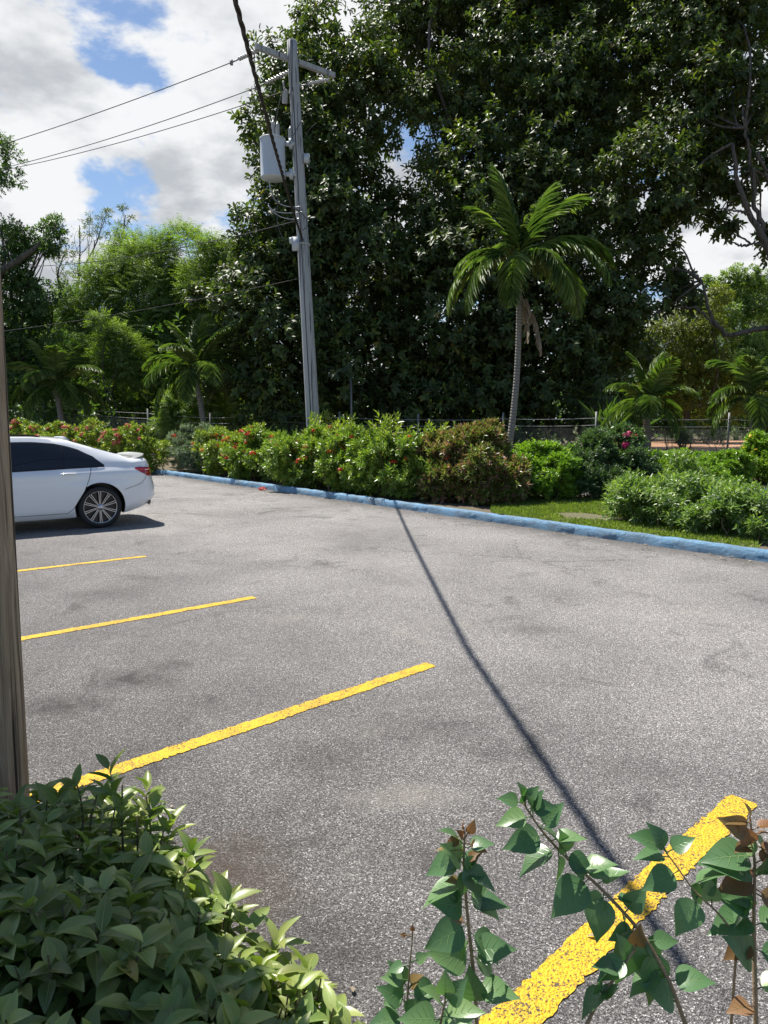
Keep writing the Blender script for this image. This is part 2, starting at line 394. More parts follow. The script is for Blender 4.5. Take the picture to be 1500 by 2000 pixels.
M['front'] = leaf_mat('foreground_leaf', [(0, (.05, .11, .028)), (.5, (.15, .24, .06)), (.85, (.32, .40, .13)), (.955, (.42, .48, .20)), (.975, (.42, .36, .10)), (1, (.45, .28, .10))], .36, .24, (1.5, 1.9, .5))
M['shoot'] = leaf_mat('shoot_leaf', [(0, (.05, .12, .05)), (.7, (.085, .18, .075)), (.88, (.13, .23, .085)), (1, (.24, .34, .15))], .30, .22, (1.4, 2.0, .6))
M['shoot_red'] = leaf_mat('young_red_leaf', [(0, (.15, .10, .035)), (.4, (.20, .085, .035)), (.7, (.28, .15, .08)), (1, (.20, .17, .05))], .42, .28, (1.5, 1.1, .6))
M['palm'] = leaf_mat('palm_leaflet', [(0, (.045, .085, .02)), (.6, (.10, .165, .035)), (1, (.22, .27, .08))], .48, .24, (1.45, 1.85, .5), spec=.35)
M['dry'] = leaf_mat('dry_frond', [(0, (.20, .16, .11)), (1, (.36, .30, .23))], .7, .1, (1, 1, 1))
M['grass'] = leaf_mat('grass_blade', [(0, (.09, .15, .025)), (.8, (.17, .25, .04)), (1, (.30, .30, .09))], .5, .35)
M['reed'] = leaf_mat('reed_blade', [(0, (.05, .10, .035)), (1, (.12, .19, .07))], .5, .3)
M['red'] = leaf_mat('red_petal', [(0, (.62, .035, .02)), (1, (.85, .12, .05))], .5, .25, (1, 1, 1))
M['pink'] = leaf_mat('pink_petal', [(0, (.60, .09, .09)), (1, (.78, .22, .20))], .5, .25, (1, 1, 1))
M['magenta'] = leaf_mat('magenta_bract', [(0, (.42, .015, .10)), (1, (.62, .04, .18))], .5, .3, (1, 1, 1))
M['whitefl'] = leaf_mat('white_petal', [(0, (.75, .76, .72)), (1, (.85, .86, .84))], .5, .2, (1, 1, 1))
M['yellowfl'] = leaf_mat('yellow_petal', [(0, (.75, .50, .02)), (1, (.85, .62, .05))], .5, .25, (1, 1, 1))
M['stem'] = flat_mat('shrub_stem', (.16, .12, .075), .8, var=.3, scale=20, bump=.4)
M['stem_tan'] = flat_mat('shoot_stem', (.30, .21, .12), .7, var=.35, scale=30, bump=.4)
M['stem_green'] = flat_mat('green_stem', (.10, .14, .05), .6, var=.25, scale=25)
M['white_car'] = flat_mat('white_car_paint', (.80, .81, .83), .22, var=.01, coat=.8)
M['glass'] = flat_mat('tinted_glass', (.012, .014, .020), .04, var=.05, spec=.6)
M['black'] = flat_mat('black_trim', (.012, .012, .013), .35, var=.1)
M['rubber_tyre'] = flat_mat('tyre_rubber', (.018, .018, .019), .75, var=.2, scale=30)
M['rim'] = flat_mat('rim_alloy', (.52, .52, .54), .25, metal=.9, var=.03)
M['rimdark'] = flat_mat('rim_dark', (.02, .02, .024), .3, metal=.3, var=.1)
M['tail'] = flat_mat('tail_lamp_red', (.34, .012, .018), .10, var=.1, coat=.8)
M['seam'] = flat_mat('panel_gap', (.03, .03, .033), .7)
M['greymetal'] = flat_mat('painted_grey_metal', (.47, .51, .55), .45, var=.06, scale=4, bump=.1)
M['galv'] = flat_mat('galvanised_steel', (.22, .225, .23), .55, metal=.3, var=.12, scale=20)
M['insul'] = flat_mat('porcelain', (.36, .36, .35), .25, var=.1)
M['wire'] = flat_mat('bare_wire', (.06, .057, .055), .6, var=.2)
M['wire_pale'] = flat_mat('aluminium_wire', (.45, .45, .46), .4, metal=.6, var=.1)
M['cable'] = flat_mat('cable_sheath', (.022, .017, .015), .6, var=.4, scale=8)
M['wrapred'] = flat_mat('red_plastic', (.62, .03, .03), .35)
M['wrapwhite'] = flat_mat('white_plastic', (.78, .78, .78), .35)

# ------------------------------------------------------------------ the setting
def kp(a, d, z=0.0): p = K0 + kd * a + kn * d; return np.array([p[0], p[1], z])
def kdist(x, y): return (np.array([x, y]) - K0) @ kn
def gz(x, y):
    d = kdist(x, y); s = np.clip((d - 2) / 12, 0, 1); return (.06 + .42 * s * s * (3 - 2 * s)) if d > .1 else -.01
av = np.array([-900, -300, -90, -40, -25, -15, -8, -4, 0, 4, 8, 12, 16, 20, 26, 34, 45, 80, 300, 900.])
dv = np.array([-400, -100, -40, -20, -10, -5, -2, .02, .12, .6, 1.5, 3, 5, 7, 9, 11, 13, 16, 22, 40, 90, 250, 900.])
b = MB(); G_ = np.zeros((len(av), len(dv), 3))
for i, a in enumerate(av):
    for j, d in enumerate(dv):
        p = kp(a, d); G_[i, j] = (p[0], p[1], gz(p[0], p[1]))
b.grid(G_, flip=False); tag(b.build('ground', M['earth']), kind='structure')
b = MB(); b.grid(np.array([[kp(a, d, .0) for d in (-60, -20, -8, -3, .03)] for a in (-70, -20, 0, 10, 20, 35, 70)]))
tag(b.build('parking_lot', M['asphalt']), kind='structure')
# blue kerb, lumpy and hand painted
def kerb_strip(name, p0, p1, h=.135, wd=.16):
    L = np.linalg.norm(p1 - p0); n = int(L / .12); dr = (p1 - p0) / L; nn = np.array([-dr[1], dr[0], 0])
    prof = [(0, -.03), (.006, .05), (.012, h * .75), (.03, h * .95), (.06, h), (wd * .6, h * 1.01), (wd - .02, h * .98), (wd, h * .7), (wd, -.03)]
    rows = []
    wave = np.cumsum(rng.normal(0, .0025, n + 1)); wave -= np.linspace(wave[0], wave[-1], n + 1)
    for i in range(n + 1):
        c = p0 + dr * L * i / n; j = rng.normal(0, .0055, len(prof)); j2 = rng.normal(0, .004, len(prof)) - (.012 if i % 24 == 0 else 0)
        rows.append([c + nn * (q[0] + j[k] + wave[i]) + np.array([0, 0, q[1] + j2[k]]) for k, q in enumerate(prof)])
    b = MB(); b.grid(np.array(rows)); return tag(b.build(name, M['kerb']), kind='structure')
kerb_strip('kerb', kp(-14, 0), kp(24, 0))
ka = gnd(1150, 962, .12); kb = gnd(1432, 972, .12); kc = gnd(1640, 985, .12)
kerb_strip('kerb', kb, kc, .22, .2); kerb_strip('kerb', gnd(1172, 952, .12), gnd(1245, 954, .12), .22, .2)
b = MB(); pp = [gnd(1130, 968, .1), gnd(1700, 1020, .1), gnd(1700, 980, .13), gnd(1130, 950, .13)]
b.add(np.array(pp) + np.array([0, 0, .02]), [[0, 1, 2, 3]]); tag(b.build('path', M['concrete'], smooth=False), kind='structure')
b = MB(); lp = [gnd(960, 1004, .06), gnd(1480, 1078, .06), gnd(1480, 985, .08), gnd(960, 970, .08)]
lp = [np.array([p[0], p[1], gz(p[0], p[1]) + .02]) for p in lp]
b.add(np.array(lp), [[0, 1, 2, 3]]); tag(b.build('lawn', M['lawn'], smooth=False), kind='structure')
b = MB(); n = 60000
uu, vv_ = rng.random(n), rng.random(n)
P = (lp[0] * ((1 - uu) * (1 - vv_))[:, None] + lp[1] * (uu * (1 - vv_))[:, None] + lp[2] * (uu * vv_)[:, None] + lp[3] * ((1 - uu) * vv_)[:, None])
bare = gnd(1150, 1012, .08); q_ = (P - bare) @ np.stack([kd, kn], 1).T.T[:, :] if False else np.stack([(P[:, :2] - bare[:2]) @ kd, (P[:, :2] - bare[:2]) @ kn], -1)
pk = (q_[:, 0] / .75) ** 2 + (q_[:, 1] / .4) ** 2 + .5 * np.sin(P[:, 0] * 5.1) * np.sin(P[:, 1] * 4.3)
th_ = .5 + .35 * np.sin(P[:, 0] * 2.3 + 1) * np.sin(P[:, 1] * 3.1) + .25 * np.sin(P[:, 0] * 9.7) * np.sin(P[:, 1] * 8.3)
ok = (pk > .8) & (rng.random(n) < np.clip(th_ + .3, .06, 1)); P = P[ok]; n = len(P)
d = nrm(np.stack([rng.normal(0, .6, n), rng.normal(0, .6, n), np.full(n, .9)], -1))
b.leaves(T_DIAM, P, d, nrm(rng.normal(size=(n, 3))), rng.uniform(.02, .08, n), .010)
tag(b.build('grass', M['grass'], loc=lp[0]), 'short sunlit grass between the blue kerb and shrubs', 'grass', kind='stuff')
b = MB(); pr = [gnd(1290, 900, .45), gnd(1520, 905, .45), gnd(1560, 880, .5), gnd(1290, 876, .5)]
pr = [np.array([p[0], p[1], gz(p[0], p[1]) + .03]) for p in [pix(1265, 900, 24.5), pix(1560, 900, 23.5), pix(1700, 880, 44), pix(1200, 880, 44)]]
b.add(np.array(pr), [[0, 1, 2, 3]]); tag(b.build('dirt_yard', M['redearth'], smooth=False), kind='structure')
# planting bed under the near shrubs
b = MB(); b.add(np.array([(-4.5, 2.45, .006), (-1.2, 2.5, .006), (-.65, 1.95, .006), (-.25, 1.35, .006), (1.9, 1.2, .006), (2.4, -.4, .006), (-4.5, -.4, .006)]), None, [[0, 6, 1], [1, 6, 2], [2, 6, 3], [3, 6, 5], [3, 5, 4]])
tag(b.build('planting_bed', M['earth'], smooth=False), kind='structure')
# distant hill on the right
b = MB(); rows = []
for i, a in enumerate(np.linspace(0, 1, 40)):
    x = 120 + a * 600
    zt = 8 + 150 * (1 - math.exp(-((a * 600) / 190) ** 1.2)) + 6 * math.sin(a * 23) + 4 * math.sin(a * 51)
    rows.append([(x - 40 * q, 520 - 240 * (1 - q) + 12 * math.sin(a * 17 + q * 5), zt * q ** .8 - 1 + rng.normal(0, 1.2) * q) for q in np.linspace(0, 1, 14)])
b.grid(np.array(rows)); tag(b.build('hill', M['hill']), kind='structure')

# painted bay lines
def bay_line(name, a, c, wd, label):
    a, c = np.array(a), np.array(c); L = np.linalg.norm(c - a); n = int(L / .015); dr = (c - a) / L; nn = np.array([-dr[1], dr[0], 0])
    rows = []
    wv = np.cumsum(rng.normal(0, .0012, n + 1)); wv = wv - np.linspace(0, wv[-1], n + 1)
    for i in range(n + 1):
        p = a + dr * L * i / n; e = min(1, (n - i) / 1.5)
        rows.append([p + nn * (wv[i] + wd / 2 * k * (.8 + .2 * e) + (rng.normal(0, .004) if abs(k) == 1 else 0)) + np.array([0, 0, .004]) for k in (-1, -.5, 0, .5, 1)])
    b = MB(); b.grid(np.array(rows), flip=True)
    return tag(b.build(name, M['yellow'], loc=a), label, 'parking line', 'yellow lines between the parking bays')
def ext(px0, px1, back=0):
    a, c = gnd(*px0), gnd(*px1); return a - nrm(c - a) * back, c
for (p0, p1, back, wd, lb) in (((37, 1115), (285, 1087), 3, .095, 'yellow bay line nearest the white car, farthest from the near shrubs'),
        ((42, 1249), (497, 1167), 2.2, .10, 'yellow bay line second from the white car, ending short of mid picture'),
        ((60, 1562), (842, 1298), 1.2, .105, 'long yellow bay line running up from the foot of the wooden pole'),
        ((1000, 2000), (1452, 1562), .8, .125, 'broad yellow bay line behind the leafy shoots, closest to the viewer')):
    a, c = ext(p0, p1, back); bay_line('parking_line', a, c, wd, lb)

# ------------------------------------------------------------------ the white car
def make_car():
    axis = R(35); fw = np.array([-math.cos(axis), -math.sin(axis), 0]); lf = np.array([-fw[1], fw[0], 0])
    wc = gnd(196, 1030)
    base = wc - lf * .80
    t = thing('parked_car', 'white saloon car parked beside the flowering hedge, rear end showing', 'car', base, rotz=math.atan2(fw[1], fw[0]))
    class Z: location = (0, 0, 0)
    def part(mb, name, mats, parent=t, smooth=True):
        for v in mb.v:
            k = v[:, 0] < -.45; v[k, 0] = -.45 + (v[k, 0] + .45) * .72
        o = mb.build(name, mats, None, smooth); o.parent = parent; return o
    pch = lambda xs, ys: (lambda s: np.interp(s, xs, ys))
    def sm(xs, ys, r=.09):
        f = pch(xs, ys); return lambda s: np.mean([f(s + k * r) for k in (-1, -.5, 0, .5, 1)], axis=0)
    wid = sm([-1.12, -1.04, -.90, -.6, -.2, .4, 2.5, 3.1, 3.4, 3.58, 3.66], [.60, .76, .845, .895, .912, .915, .915, .89, .82, .66, .5], .04)
    zb = sm([-1.12, -.95, -.6, -.3, .5, 2.4, 3.3, 3.66], [.36, .33, .26, .20, .19, .19, .19, .26])
    zbelt = sm([-1.12, -.5, 0, 1.5, 2.6, 3.3, 3.66], [.97, .99, .985, .945, .90, .82, .62], .06)
    zr = sm([-1.12, -1.02, -.95, -.55, .0, .4, .9, 1.5, 2.0, 2.75, 3.3, 3.66], [.98, 1.06, 1.085, 1.085, 1.255, 1.375, 1.43, 1.435, 1.39, 1.0, .87, .64], .05)
    zcn = sm([-1.12, -1.02, -.95, -.55, .0, .4, .9, 1.5, 2.0, 2.75, 3.3, 3.66], [.99, 1.075, 1.10, 1.10, 1.29, 1.43, 1.48, 1.485, 1.44, 1.04, .91, .66], .05)
    yr = sm([-1.12, -.9, -.5, .0, .4, 1.5, 2.1, 2.7, 3.66], [.50, .70, .72, .63, .60, .60, .60, .74, .40], .08)
    def section(s):
        W, B, zt, z0, zcc, y1 = wid(s), zbelt(s), zr(s), zb(s), zcn(s), yr(s)
        fl = .022 * (math.exp(-(s / .42) ** 2) + math.exp(-((s - 2.85) / .42) ** 2))
        pts = [(0, z0 + .02), (W - .22, z0 + .01), (W - .09, z0), (W - .035, z0 + .05), (W - .012, z0 + .12), (W - .004, .42), (W + fl * .6, .52),
               (W + fl, .62), (W + fl * .9, .70), (W + fl * .25 - .004, .755), (W - .004, .80), (W - .006, .86), (W - .022, .905), (W - .05, B - .055), (W - .075, B - .012)]
        a = np.array([W - .085, B]); e = np.array([min(y1, W - .1), zt])
        for k, bow in ((0, 0), (.15, .012), (.35, .022), (.55, .024), (.75, .018), (.9, .008)):
            q = a + (e - a) * k; pts.append((q[0] + bow, q[1]))
        pts += [(e[0] - .015, zt + .012 if zcc - zt > .02 else zt), (e[0] - .07, zt + (zcc - zt) * .45), (e[0] * .6, zt + (zcc - zt) * .82), (e[0] * .3, zcc - .004), (0, zcc)]
        zmax = zcc
        return np.array([(p[0], min(p[1], max(zmax, .0))) for p in pts])

    ss = np.concatenate([[-1.14, -1.12, -1.09, -1.05, -1.0], np.arange(-.94, 3.4, .05), [3.44, 3.5, 3.56, 3.6, 3.64, 3.67]])
    secs = []
    for s in ss:
        q = section(s); sc = 1.0
        if s < -1.10: q = np.array([0, .66]) + (q - np.array([0, .66])) * (.90 if s < -1.13 else .97)
        lf_ = [(s, y, z) for y, z in q]; rt = [(s, -y, z) for y, z in q[-2:0:-1]]
        secs.append(lf_ + rt)
    S = np.array(secs)
    # the rear bumper leans outwards towards its lower lip
    for i, s in enumerate(ss):
        if s < -.7:
            k = np.clip((-.7 - s) / .4, 0, 1); z = S[i, :, 2]
            S[i, :, 0] += k * np.interp(z, [.3, .45, .62, .8, 1.0, 1.1], [.10, -.03, -.02, .04, .06, .03])
    b = MB(); k = S.shape[1]; n = len(ss)
    i = np.arange(n - 1)[:, None] * k; j = np.arange(k)[None]; j2 = (j + 1) % k
    b.add(S.reshape(-1, 3), np.stack([i + j, i + k + j, i + k + j2, i + j2], -1).reshape(-1, 4))
    for e, fl in ((0, 0), (n - 1, 1)):
        c = S[e].mean(0); jj = np.arange(k); o_ = np.stack([jj, (jj + 1) % k, jj * 0 + k], -1)
        b.add(np.vstack([S[e], c]), None, o_[:, ::-1] if fl else o_)
    body = part(b, 'body', [M['white_car'], M['black']])
    bpy.context.view_layer.update()
    # weld, then cut the wheel arches
    import bmesh
    bm = bmesh.new(); bm.from_mesh(body.data); bmesh.ops.remove_doubles(bm, verts=bm.verts, dist=1e-4); bmesh.ops.recalc_face_normals(bm, faces=bm.faces); bm.to_mesh(body.data); bm.free()
    cuts = []
    for sx in (0, 2.85):
        c = MB(); c.tube([(sx, -1.1, .345), (sx, -.6, .345)], .385, 48); c.tube([(sx, .6, .345), (sx, 1.1, .345)], .385, 48)
        co = part(c, 'cutter', M['black']); cuts.append(co)
        md = body.modifiers.new('arch', 'BOOLEAN'); md.object = co; md.operation = 'DIFFERENCE'; md.solver = 'EXACT'
    dg = bpy.context.evaluated_depsgraph_get(); dg.update()
    me = bpy.data.meshes.new_from_object(body.evaluated_get(dg)); body.modifiers.clear()
    old = body.data; body.data = me; bpy.data.meshes.remove(old); me.name = 'body'
    for c in cuts: m_ = c.data; bpy.data.objects.remove(c); bpy.data.meshes.remove(m_)
    # everything inside the arches is black
    for p in me.polygons:
        c = p.center
        for sx in (0, 2.85):
            rr = math.hypot(c.x - sx, c.z - .345)
            if abs(c.y) < .84 and (rr < .375 or (abs(rr - .385) < .012 and abs(c.y) < .895)) and abs(c.y) > .55: p.material_index = 1
        p.use_smooth = True
    me.set_sharp_from_angle(angle=R(38))
    # side surface lookup
    def side(s, v):            # v: 0 at the belt .. 1 at roof edge, negative below the belt (metres)
        q = section(s)
        if v >= 0:
            g = q[15:21]; kk = np.array([0, .15, .35, .55, .75, .9]); return np.array([s, np.interp(v, kk, g[:, 0]), np.interp(v, kk, g[:, 1])])
        lo = q[3:15]; z = q[14, 1] + v; return np.array([s, np.interp(z, lo[:, 1], lo[:, 0]), z])
    def sidez(s, z):
        q = section(s); lo = q[3:21]; return np.array([s, np.interp(z, lo[:, 1], lo[:, 0]), z])
    def patch(stations, lo, hi, off, nv=7, sg=1):
        rows = []
        for s in stations:
            a, c = lo(s), hi(s); rows.append([side(s, a + (c - a) * q) + np.array([0, off, off * .3]) for q in np.linspace(0, 1, nv)])
        P = np.array(rows); P[..., 1] *= sg; return P
    for sg in (1, -1):
        fl = sg < 0
        # black surround and the three panes
        vtop = lambda s: np.interp(s, [-.10, .05, .25, .6, 2.0, 2.35], [.03, .50, .72, .84, .84, .30])
        b = MB(); b.grid(patch(np.linspace(-.10, 2.35, 50), lambda s: -.004, lambda s: vtop(s) + .05, .004, 8, sg), flip=not fl)
        part(b, 'window_trim', M['black'])
        for nm, s0, s1 in (('quarter_window', -.03, .48), ('rear_door_window', .51, 1.36), ('front_door_window', 1.46, 2.2)):
            b = MB(); b.grid(patch(np.linspace(s0, s1, 22), lambda s: .035, lambda s: max(.04, vtop(s)), .008, 8, sg), flip=not fl)
            part(b, nm, M['glass'])
        # doors: thin skins with a dark gap round them
        def door_rear(z): return np.interp(z, [.20, .27, .34, .45, .60, .78, .95, 1.02], [.66, .50, .40, .335, .24, .16, .11, .09])
        for nm, fr, bk in (('rear_door', lambda z: 1.40, door_rear), ('front_door', lambda z: np.interp(z, [.2, .5, .9, 1.02], [2.38, 2.45, 2.42, 2.36]), lambda z: 1.412)):
            rows = [[sidez(bk(z) + (fr(z) - bk(z)) * q, min(z, section(bk(z))[14, 1])) + np.array([0, .003, 0]) for q in np.linspace(0, 1, 26)] for z in np.linspace(.275, .965, 22)]
            P = np.array(rows); P[..., 1] *= sg; b = MB(); b.grid(P, flip=fl); dr = part(b, nm, M['white_car'])
            h = MB(); hs = fr(.87) - .0 if nm == 'x' else bk(.87) + .20
            pts = [sidez(hs + q, .885 + .004 * math.sin(q * 12)) + np.array([0, .006 + .028 * math.sin(math.pi * q / .24), 0]) for q in np.linspace(0, .24, 11)]
            pts = np.array(pts); pts[:, 1] *= sg
            h.tube(pts, np.array([.010, .019, .023, .024, .024, .024, .024, .024, .023, .019, .010]), 8, flat=.6)
            part(h, 'handle', M['white_car'], dr)
            g = MB()
            loop = [np.array([bk(z), z]) for z in np.linspace(.99, .272, 26)] + [np.array([bk(.272) + (fr(.272) - bk(.272)) * q, .272]) for q in np.linspace(.03, 1, 20)] + [np.array([fr(z), z]) for z in np.linspace(.30, .98, 14)]
            pts = np.array([sidez(a[0], a[1]) + np.array([0, .003, 0]) for a in loop]); pts[:, 1] *= sg
            g.tube(pts, .0045, 5); part(g, 'door_gap', M['seam'], dr)
        # bumper gap, sill step
        g = MB(); pts = np.array([sidez(s, z) + np.array([0, .002, 0]) for s, z in ((-.38, .60), (-.5, .635), (-.62, .655), (-.75, .69), (-.84, .76), (-.88, .83))]); pts[:, 1] *= sg
        g.tube(pts, .003, 5); part(g, 'bumper_gap', M['seam'])
        # tail lamp wrapping the corner
        rows = []
        for q in np.linspace(0, 1, 16):
            s = -.62 - q * .46; z0 = np.interp(q, [0, .3, .7, 1], [.925, .865, .80, .795]); z1 = np.interp(q, [0, .25, 1], [.945, .955, .935])
            k_ = np.clip((-.7 - s) / .4, 0, 1)
            rr_ = []
            for z in np.linspace(z0, z1, 6):
                p = sidez(s, min(z, .99)); p[0] += k_ * np.interp(z, [.3, .45, .62, .8, 1.0, 1.1], [.10, -.03, -.02, .04, .06, .03]) - .004 * k_; p[1] += .005; rr_.append(p)
            rows.append(rr_)
        P = np.array(rows); P[..., 1] *= sg; b = MB(); b.grid(P, flip=not fl); part(b, 'tail_lamp', M['tail'])
        # wing mirror
        b = MB(); b.tube([(2.30, sg * .80, 1.0), (2.28, sg * .90, 1.03), (2.26, sg * .98, 1.05), (2.25, sg * 1.04, 1.05)], [.03, .06, .075, .03], 12); part(b, 'wing_mirror', M['white_car'])
        # head lamp
        b = MB(); P = np.array([[sidez(s, z) + np.array([0, .006, 0]) for z in np.linspace(.60, .70, 4)] for s in np.linspace(3.1, 3.5, 10)]); P[..., 1] *= sg
        b.grid(P, flip=fl); part(b, 'head_lamp', M['glass'])
    # back glass, windscreen, sunroof
    def top(s, y, off):
        q = section(s); g = q[20:26][::-1]; return np.array([s, y, np.interp(abs(y), g[:, 0], g[:, 1]) + off])
    for nm, s0, s1, f0, f1 in (('rear_window', -.50, .33, .92, .86), ('windscreen', 2.05, 2.72, .88, .9), ('sunroof', .75, 1.75, .78, .78)):
        b = MB(); b.grid(np.array([[top(s, yr(s) * (f0 + (f1 - f0) * (s - s0) / (s1 - s0)) * q, .006) for q in np.linspace(-1, 1, 15)] for s in np.linspace(s0, s1, 18)]), flip=False)
        part(b, nm, M['glass'])
    # boot spoiler, aerial, diffuser
    b = MB(); b.grid(np.array([[(-.78 - q * .26 + .22 * (abs(y) / .72) ** 3, y, top(-.8, 0, 0)[2] + .006 + .045 * q ** 1.5 - .03 * (abs(y) / .72) ** 4 - (.012 if q == 1.0001 else 0)) for y in np.linspace(-.70, .70, 21)] for q in np.linspace(0, 1, 6)]))
    b.grid(np.array([[(-.78 - q * .26 + .22 * (abs(y) / .72) ** 3, y, top(-.8, 0, 0)[2] - .02 + .040 * q ** 1.5 - .03 * (abs(y) / .72) ** 4) for y in np.linspace(-.70, .70, 21)] for q in np.linspace(0, 1, 6)]), flip=True)
    part(b, 'spoiler', M['white_car'])
    b = MB()
    rows = [[(.42 - q * .20 + .05 * zz, (1 - zz ** 1.5) * .032 * math.sin(math.pi * min(1, q * .9 + .12)) * sgn, top(.42 - q * .2, 0, 0)[2] + zz * .062 * np.interp(q, [0, .75, 1], [.25, 1, .9])) for zz, sgn in ((0, -1), (.5, -1), (.85, -1), (1, 0), (.85, 1), (.5, 1), (0, 1))] for q in np.linspace(0, 1, 8)]
    b.grid(np.array(rows)); part(b, 'aerial_fin', M['white_car'])
    b = MB(); b.grid(np.array([[(-1.06 + .16 * (abs(y) / .8) ** 4 - .05 * math.sin(math.pi * q), y, .29 + .13 * q) for q in np.linspace(0, 1, 5)] for y in np.linspace(-.80, .80, 25)]), flip=True)
    part(b, 'diffuser', M['black'])
    # wheels
    def wheel(sx, sg):
        wb = bpy.data.objects.new('wheel', None); C.objects.link(wb); wb.parent = t; wb.location = (sx, sg * .79, .335); wb.empty_display_size = .1
        y = sg
        def put(mb, nm, mats):
            o = mb.build(nm, mats); o.parent = wb; return o
        b = MB(); b.lathe((0, 0, 0), (0, y, 0), [(-.11, .25), (-.115, .30), (-.10, .325), (-.07, .335), (.07, .335), (.095, .325), (.108, .30), (.105, .262), (.09, .252)], 48)
        put(b, 'tyre', M['rubber_tyre'])
        b = MB(); b.lathe((0, 0, 0), (0, y, 0), [(-.10, .245), (.06, .238), (.088, .246), (.100, .254), (.095, .258)], 48, m=0)
        b.lathe((0, 0, 0), (0, y, 0), [(.03, .24), (.028, .15), (.03, .001)], 32, m=1)
        b.lathe((0, 0, 0), (0, y, 0), [(.086, .05), (.092, .046), (.094, .001)], 20, m=0)
        for kk in range(10):
            a0 = kk * math.pi / 5 + math.pi / 2
            for dv_ in (-1, 1):
                ra, rb = .045, .248; a1, a2 = a0 + dv_ * .16, a0 + dv_ * .062
                p0 = np.array([ra * math.cos(a1), y * .080, ra * math.sin(a1)]); p1 = np.array([rb * math.cos(a2), y * .090, rb * math.sin(a2)])
                sd_ = nrm(np.cross(p1 - p0, [0, 1, 0]))
                w0, w1 = .0042, .0052; dn = np.array([0, -y * .025, 0])
                v = np.array([p0 - sd_ * w0, p0 + sd_ * w0, p1 + sd_ * w1, p1 - sd_ * w1, p0 - sd_ * w0 + dn, p0 + sd_ * w0 + dn, p1 + sd_ * w1 + dn, p1 - sd_ * w1 + dn])
                b.add(v, [[0, 1, 2, 3]], m=0); b.add(v, [[0, 4, 5, 1], [1, 5, 6, 2], [2, 6, 7, 3], [3, 7, 4, 0]], m=1)
        put(b, 'rim', [M['rim'], M['rimdark']])
    for sx in (0, 2.85):
        for sg in (1, -1): wheel(sx, sg)
make_car()

# ------------------------------------------------------------------ poles, wires
PY = 19.6
def pole_px(y): return np.interp(y, [80, 850, 1000], [570, 615, 623])
pb = pix(pole_px(905), 905, PY); pt_ = pix(570, 80, PY); pb[2] = gz(pb[0], pb[1])
pb[:2] = pix(617, 890, PY)[:2]
pole = thing('utility_pole', 'tall grey timber utility pole with crossarm rising behind the hedge', 'utility pole', pb)
b = MB(); hs = np.linspace(0, 1, 30); pts = pb + (pt_ - pb) * hs[:, None]
b.tube(pts, .195 - .068 * hs, 14); b.build('shaft', M['wood_grey'], pole)
b = MB(); g = pts + np.array([-.03, 0, 0]) - np.array([0, 1, 0]) * (.190 - .068 * hs)[:, None]; b.tube(g[:27], .014, 6); b.build('ground_wire', M['wire'], pole)
A0, A1 = pix(502, 95, PY - .45), pix(655, 151, PY + 1.05); A1[2] = A0[2] = (A0[2] + A1[2]) / 2
av_ = nrm(A1 - A0); rot = np.stack([av_, np.cross([0, 0, 1.], av_), [0, 0, 1.]], 1)
b = MB(); b.box((A0 + A1) / 2 - np.array([.02, .1, 0]), (np.linalg.norm(A1 - A0), .10, .125), rot); b.build('crossarm', M['wood_grey'], pole, smooth=False)
def ipole(y, dx=0, dy=0): f = (y - 80) / (890 - 80); p = pt_ + (pb - pt_) * f; return p + np.array([dx, dy, 0])
def insulator(p, q, discs, r=.055):
    b = MB(); d = nrm(q - p); L = np.linalg.norm(q - p); prof = [(0, .012)]
    for k in range(discs):
        h = (k + .5) / discs * L; prof += [(h - .45 * L / discs, .018), (h - .05 * L / discs, r), (h + .05 * L / discs, r), (h + .4 * L / discs, .018)]
    prof.append((L, .012)); b.lathe(p, d, prof, 10); return b
ends = []
for (p, q) in ((A0 + np.array([.04, -.02, -.04]), pix(452, 122, PY + .25)), (ipole(128, -.08, .1), pix(500, 171, PY + 1.0)), (A1 + np.array([-.15, 0, -.06]), pix(585, 168, PY + 1.6))):
    insulator(p, p + (q - p) * .72, 9).build('insulator', M['insul'], pole)
    b = MB(); b.tube([p + (q - p) * .72, q], .02, 6); b.box(q, (.07, .07, .12)); b.build('clamp', M['galv'], pole); ends.append(q)
# fuse cut-out left of the shaft
fc = pix(556, 190, PY - .05)
b = MB(); b.lathe(fc + np.array([0, 0, -.16]), (.08, 0, 1), [(0, .03)] + [(h, r) for k in range(8) for h, r in ((.02 + k * .04, .075), (.045 + k * .04, .055))] + [(.36, .02)], 12)
b.tube([fc + np.array([-.02, 0, .22]), fc + np.array([-.03, 0, .4])], .02, 6); b.tube([fc + np.array([0, 0, .2]), ipole(180)], .02, 6); b.build('fuse_cutout', M['insul'], pole)
# secondary bracket and clamps
for (yy, h_) in ((440, .34),):
    c = ipole(yy, -.18, -.08); b = MB(); b.box(c, (.20, .12, h_)); b.box(c + np.array([-.12, 0, .08]), (.10, .14, .14)); b.tube([ipole(yy + k, 0, 0) + .19 * np.array([math.cos(a), math.sin(a), 0]) for k in (0,) for a in np.linspace(0, 2 * math.pi, 16)], .012, 5); b.build('bracket', M['greymetal'], pole)
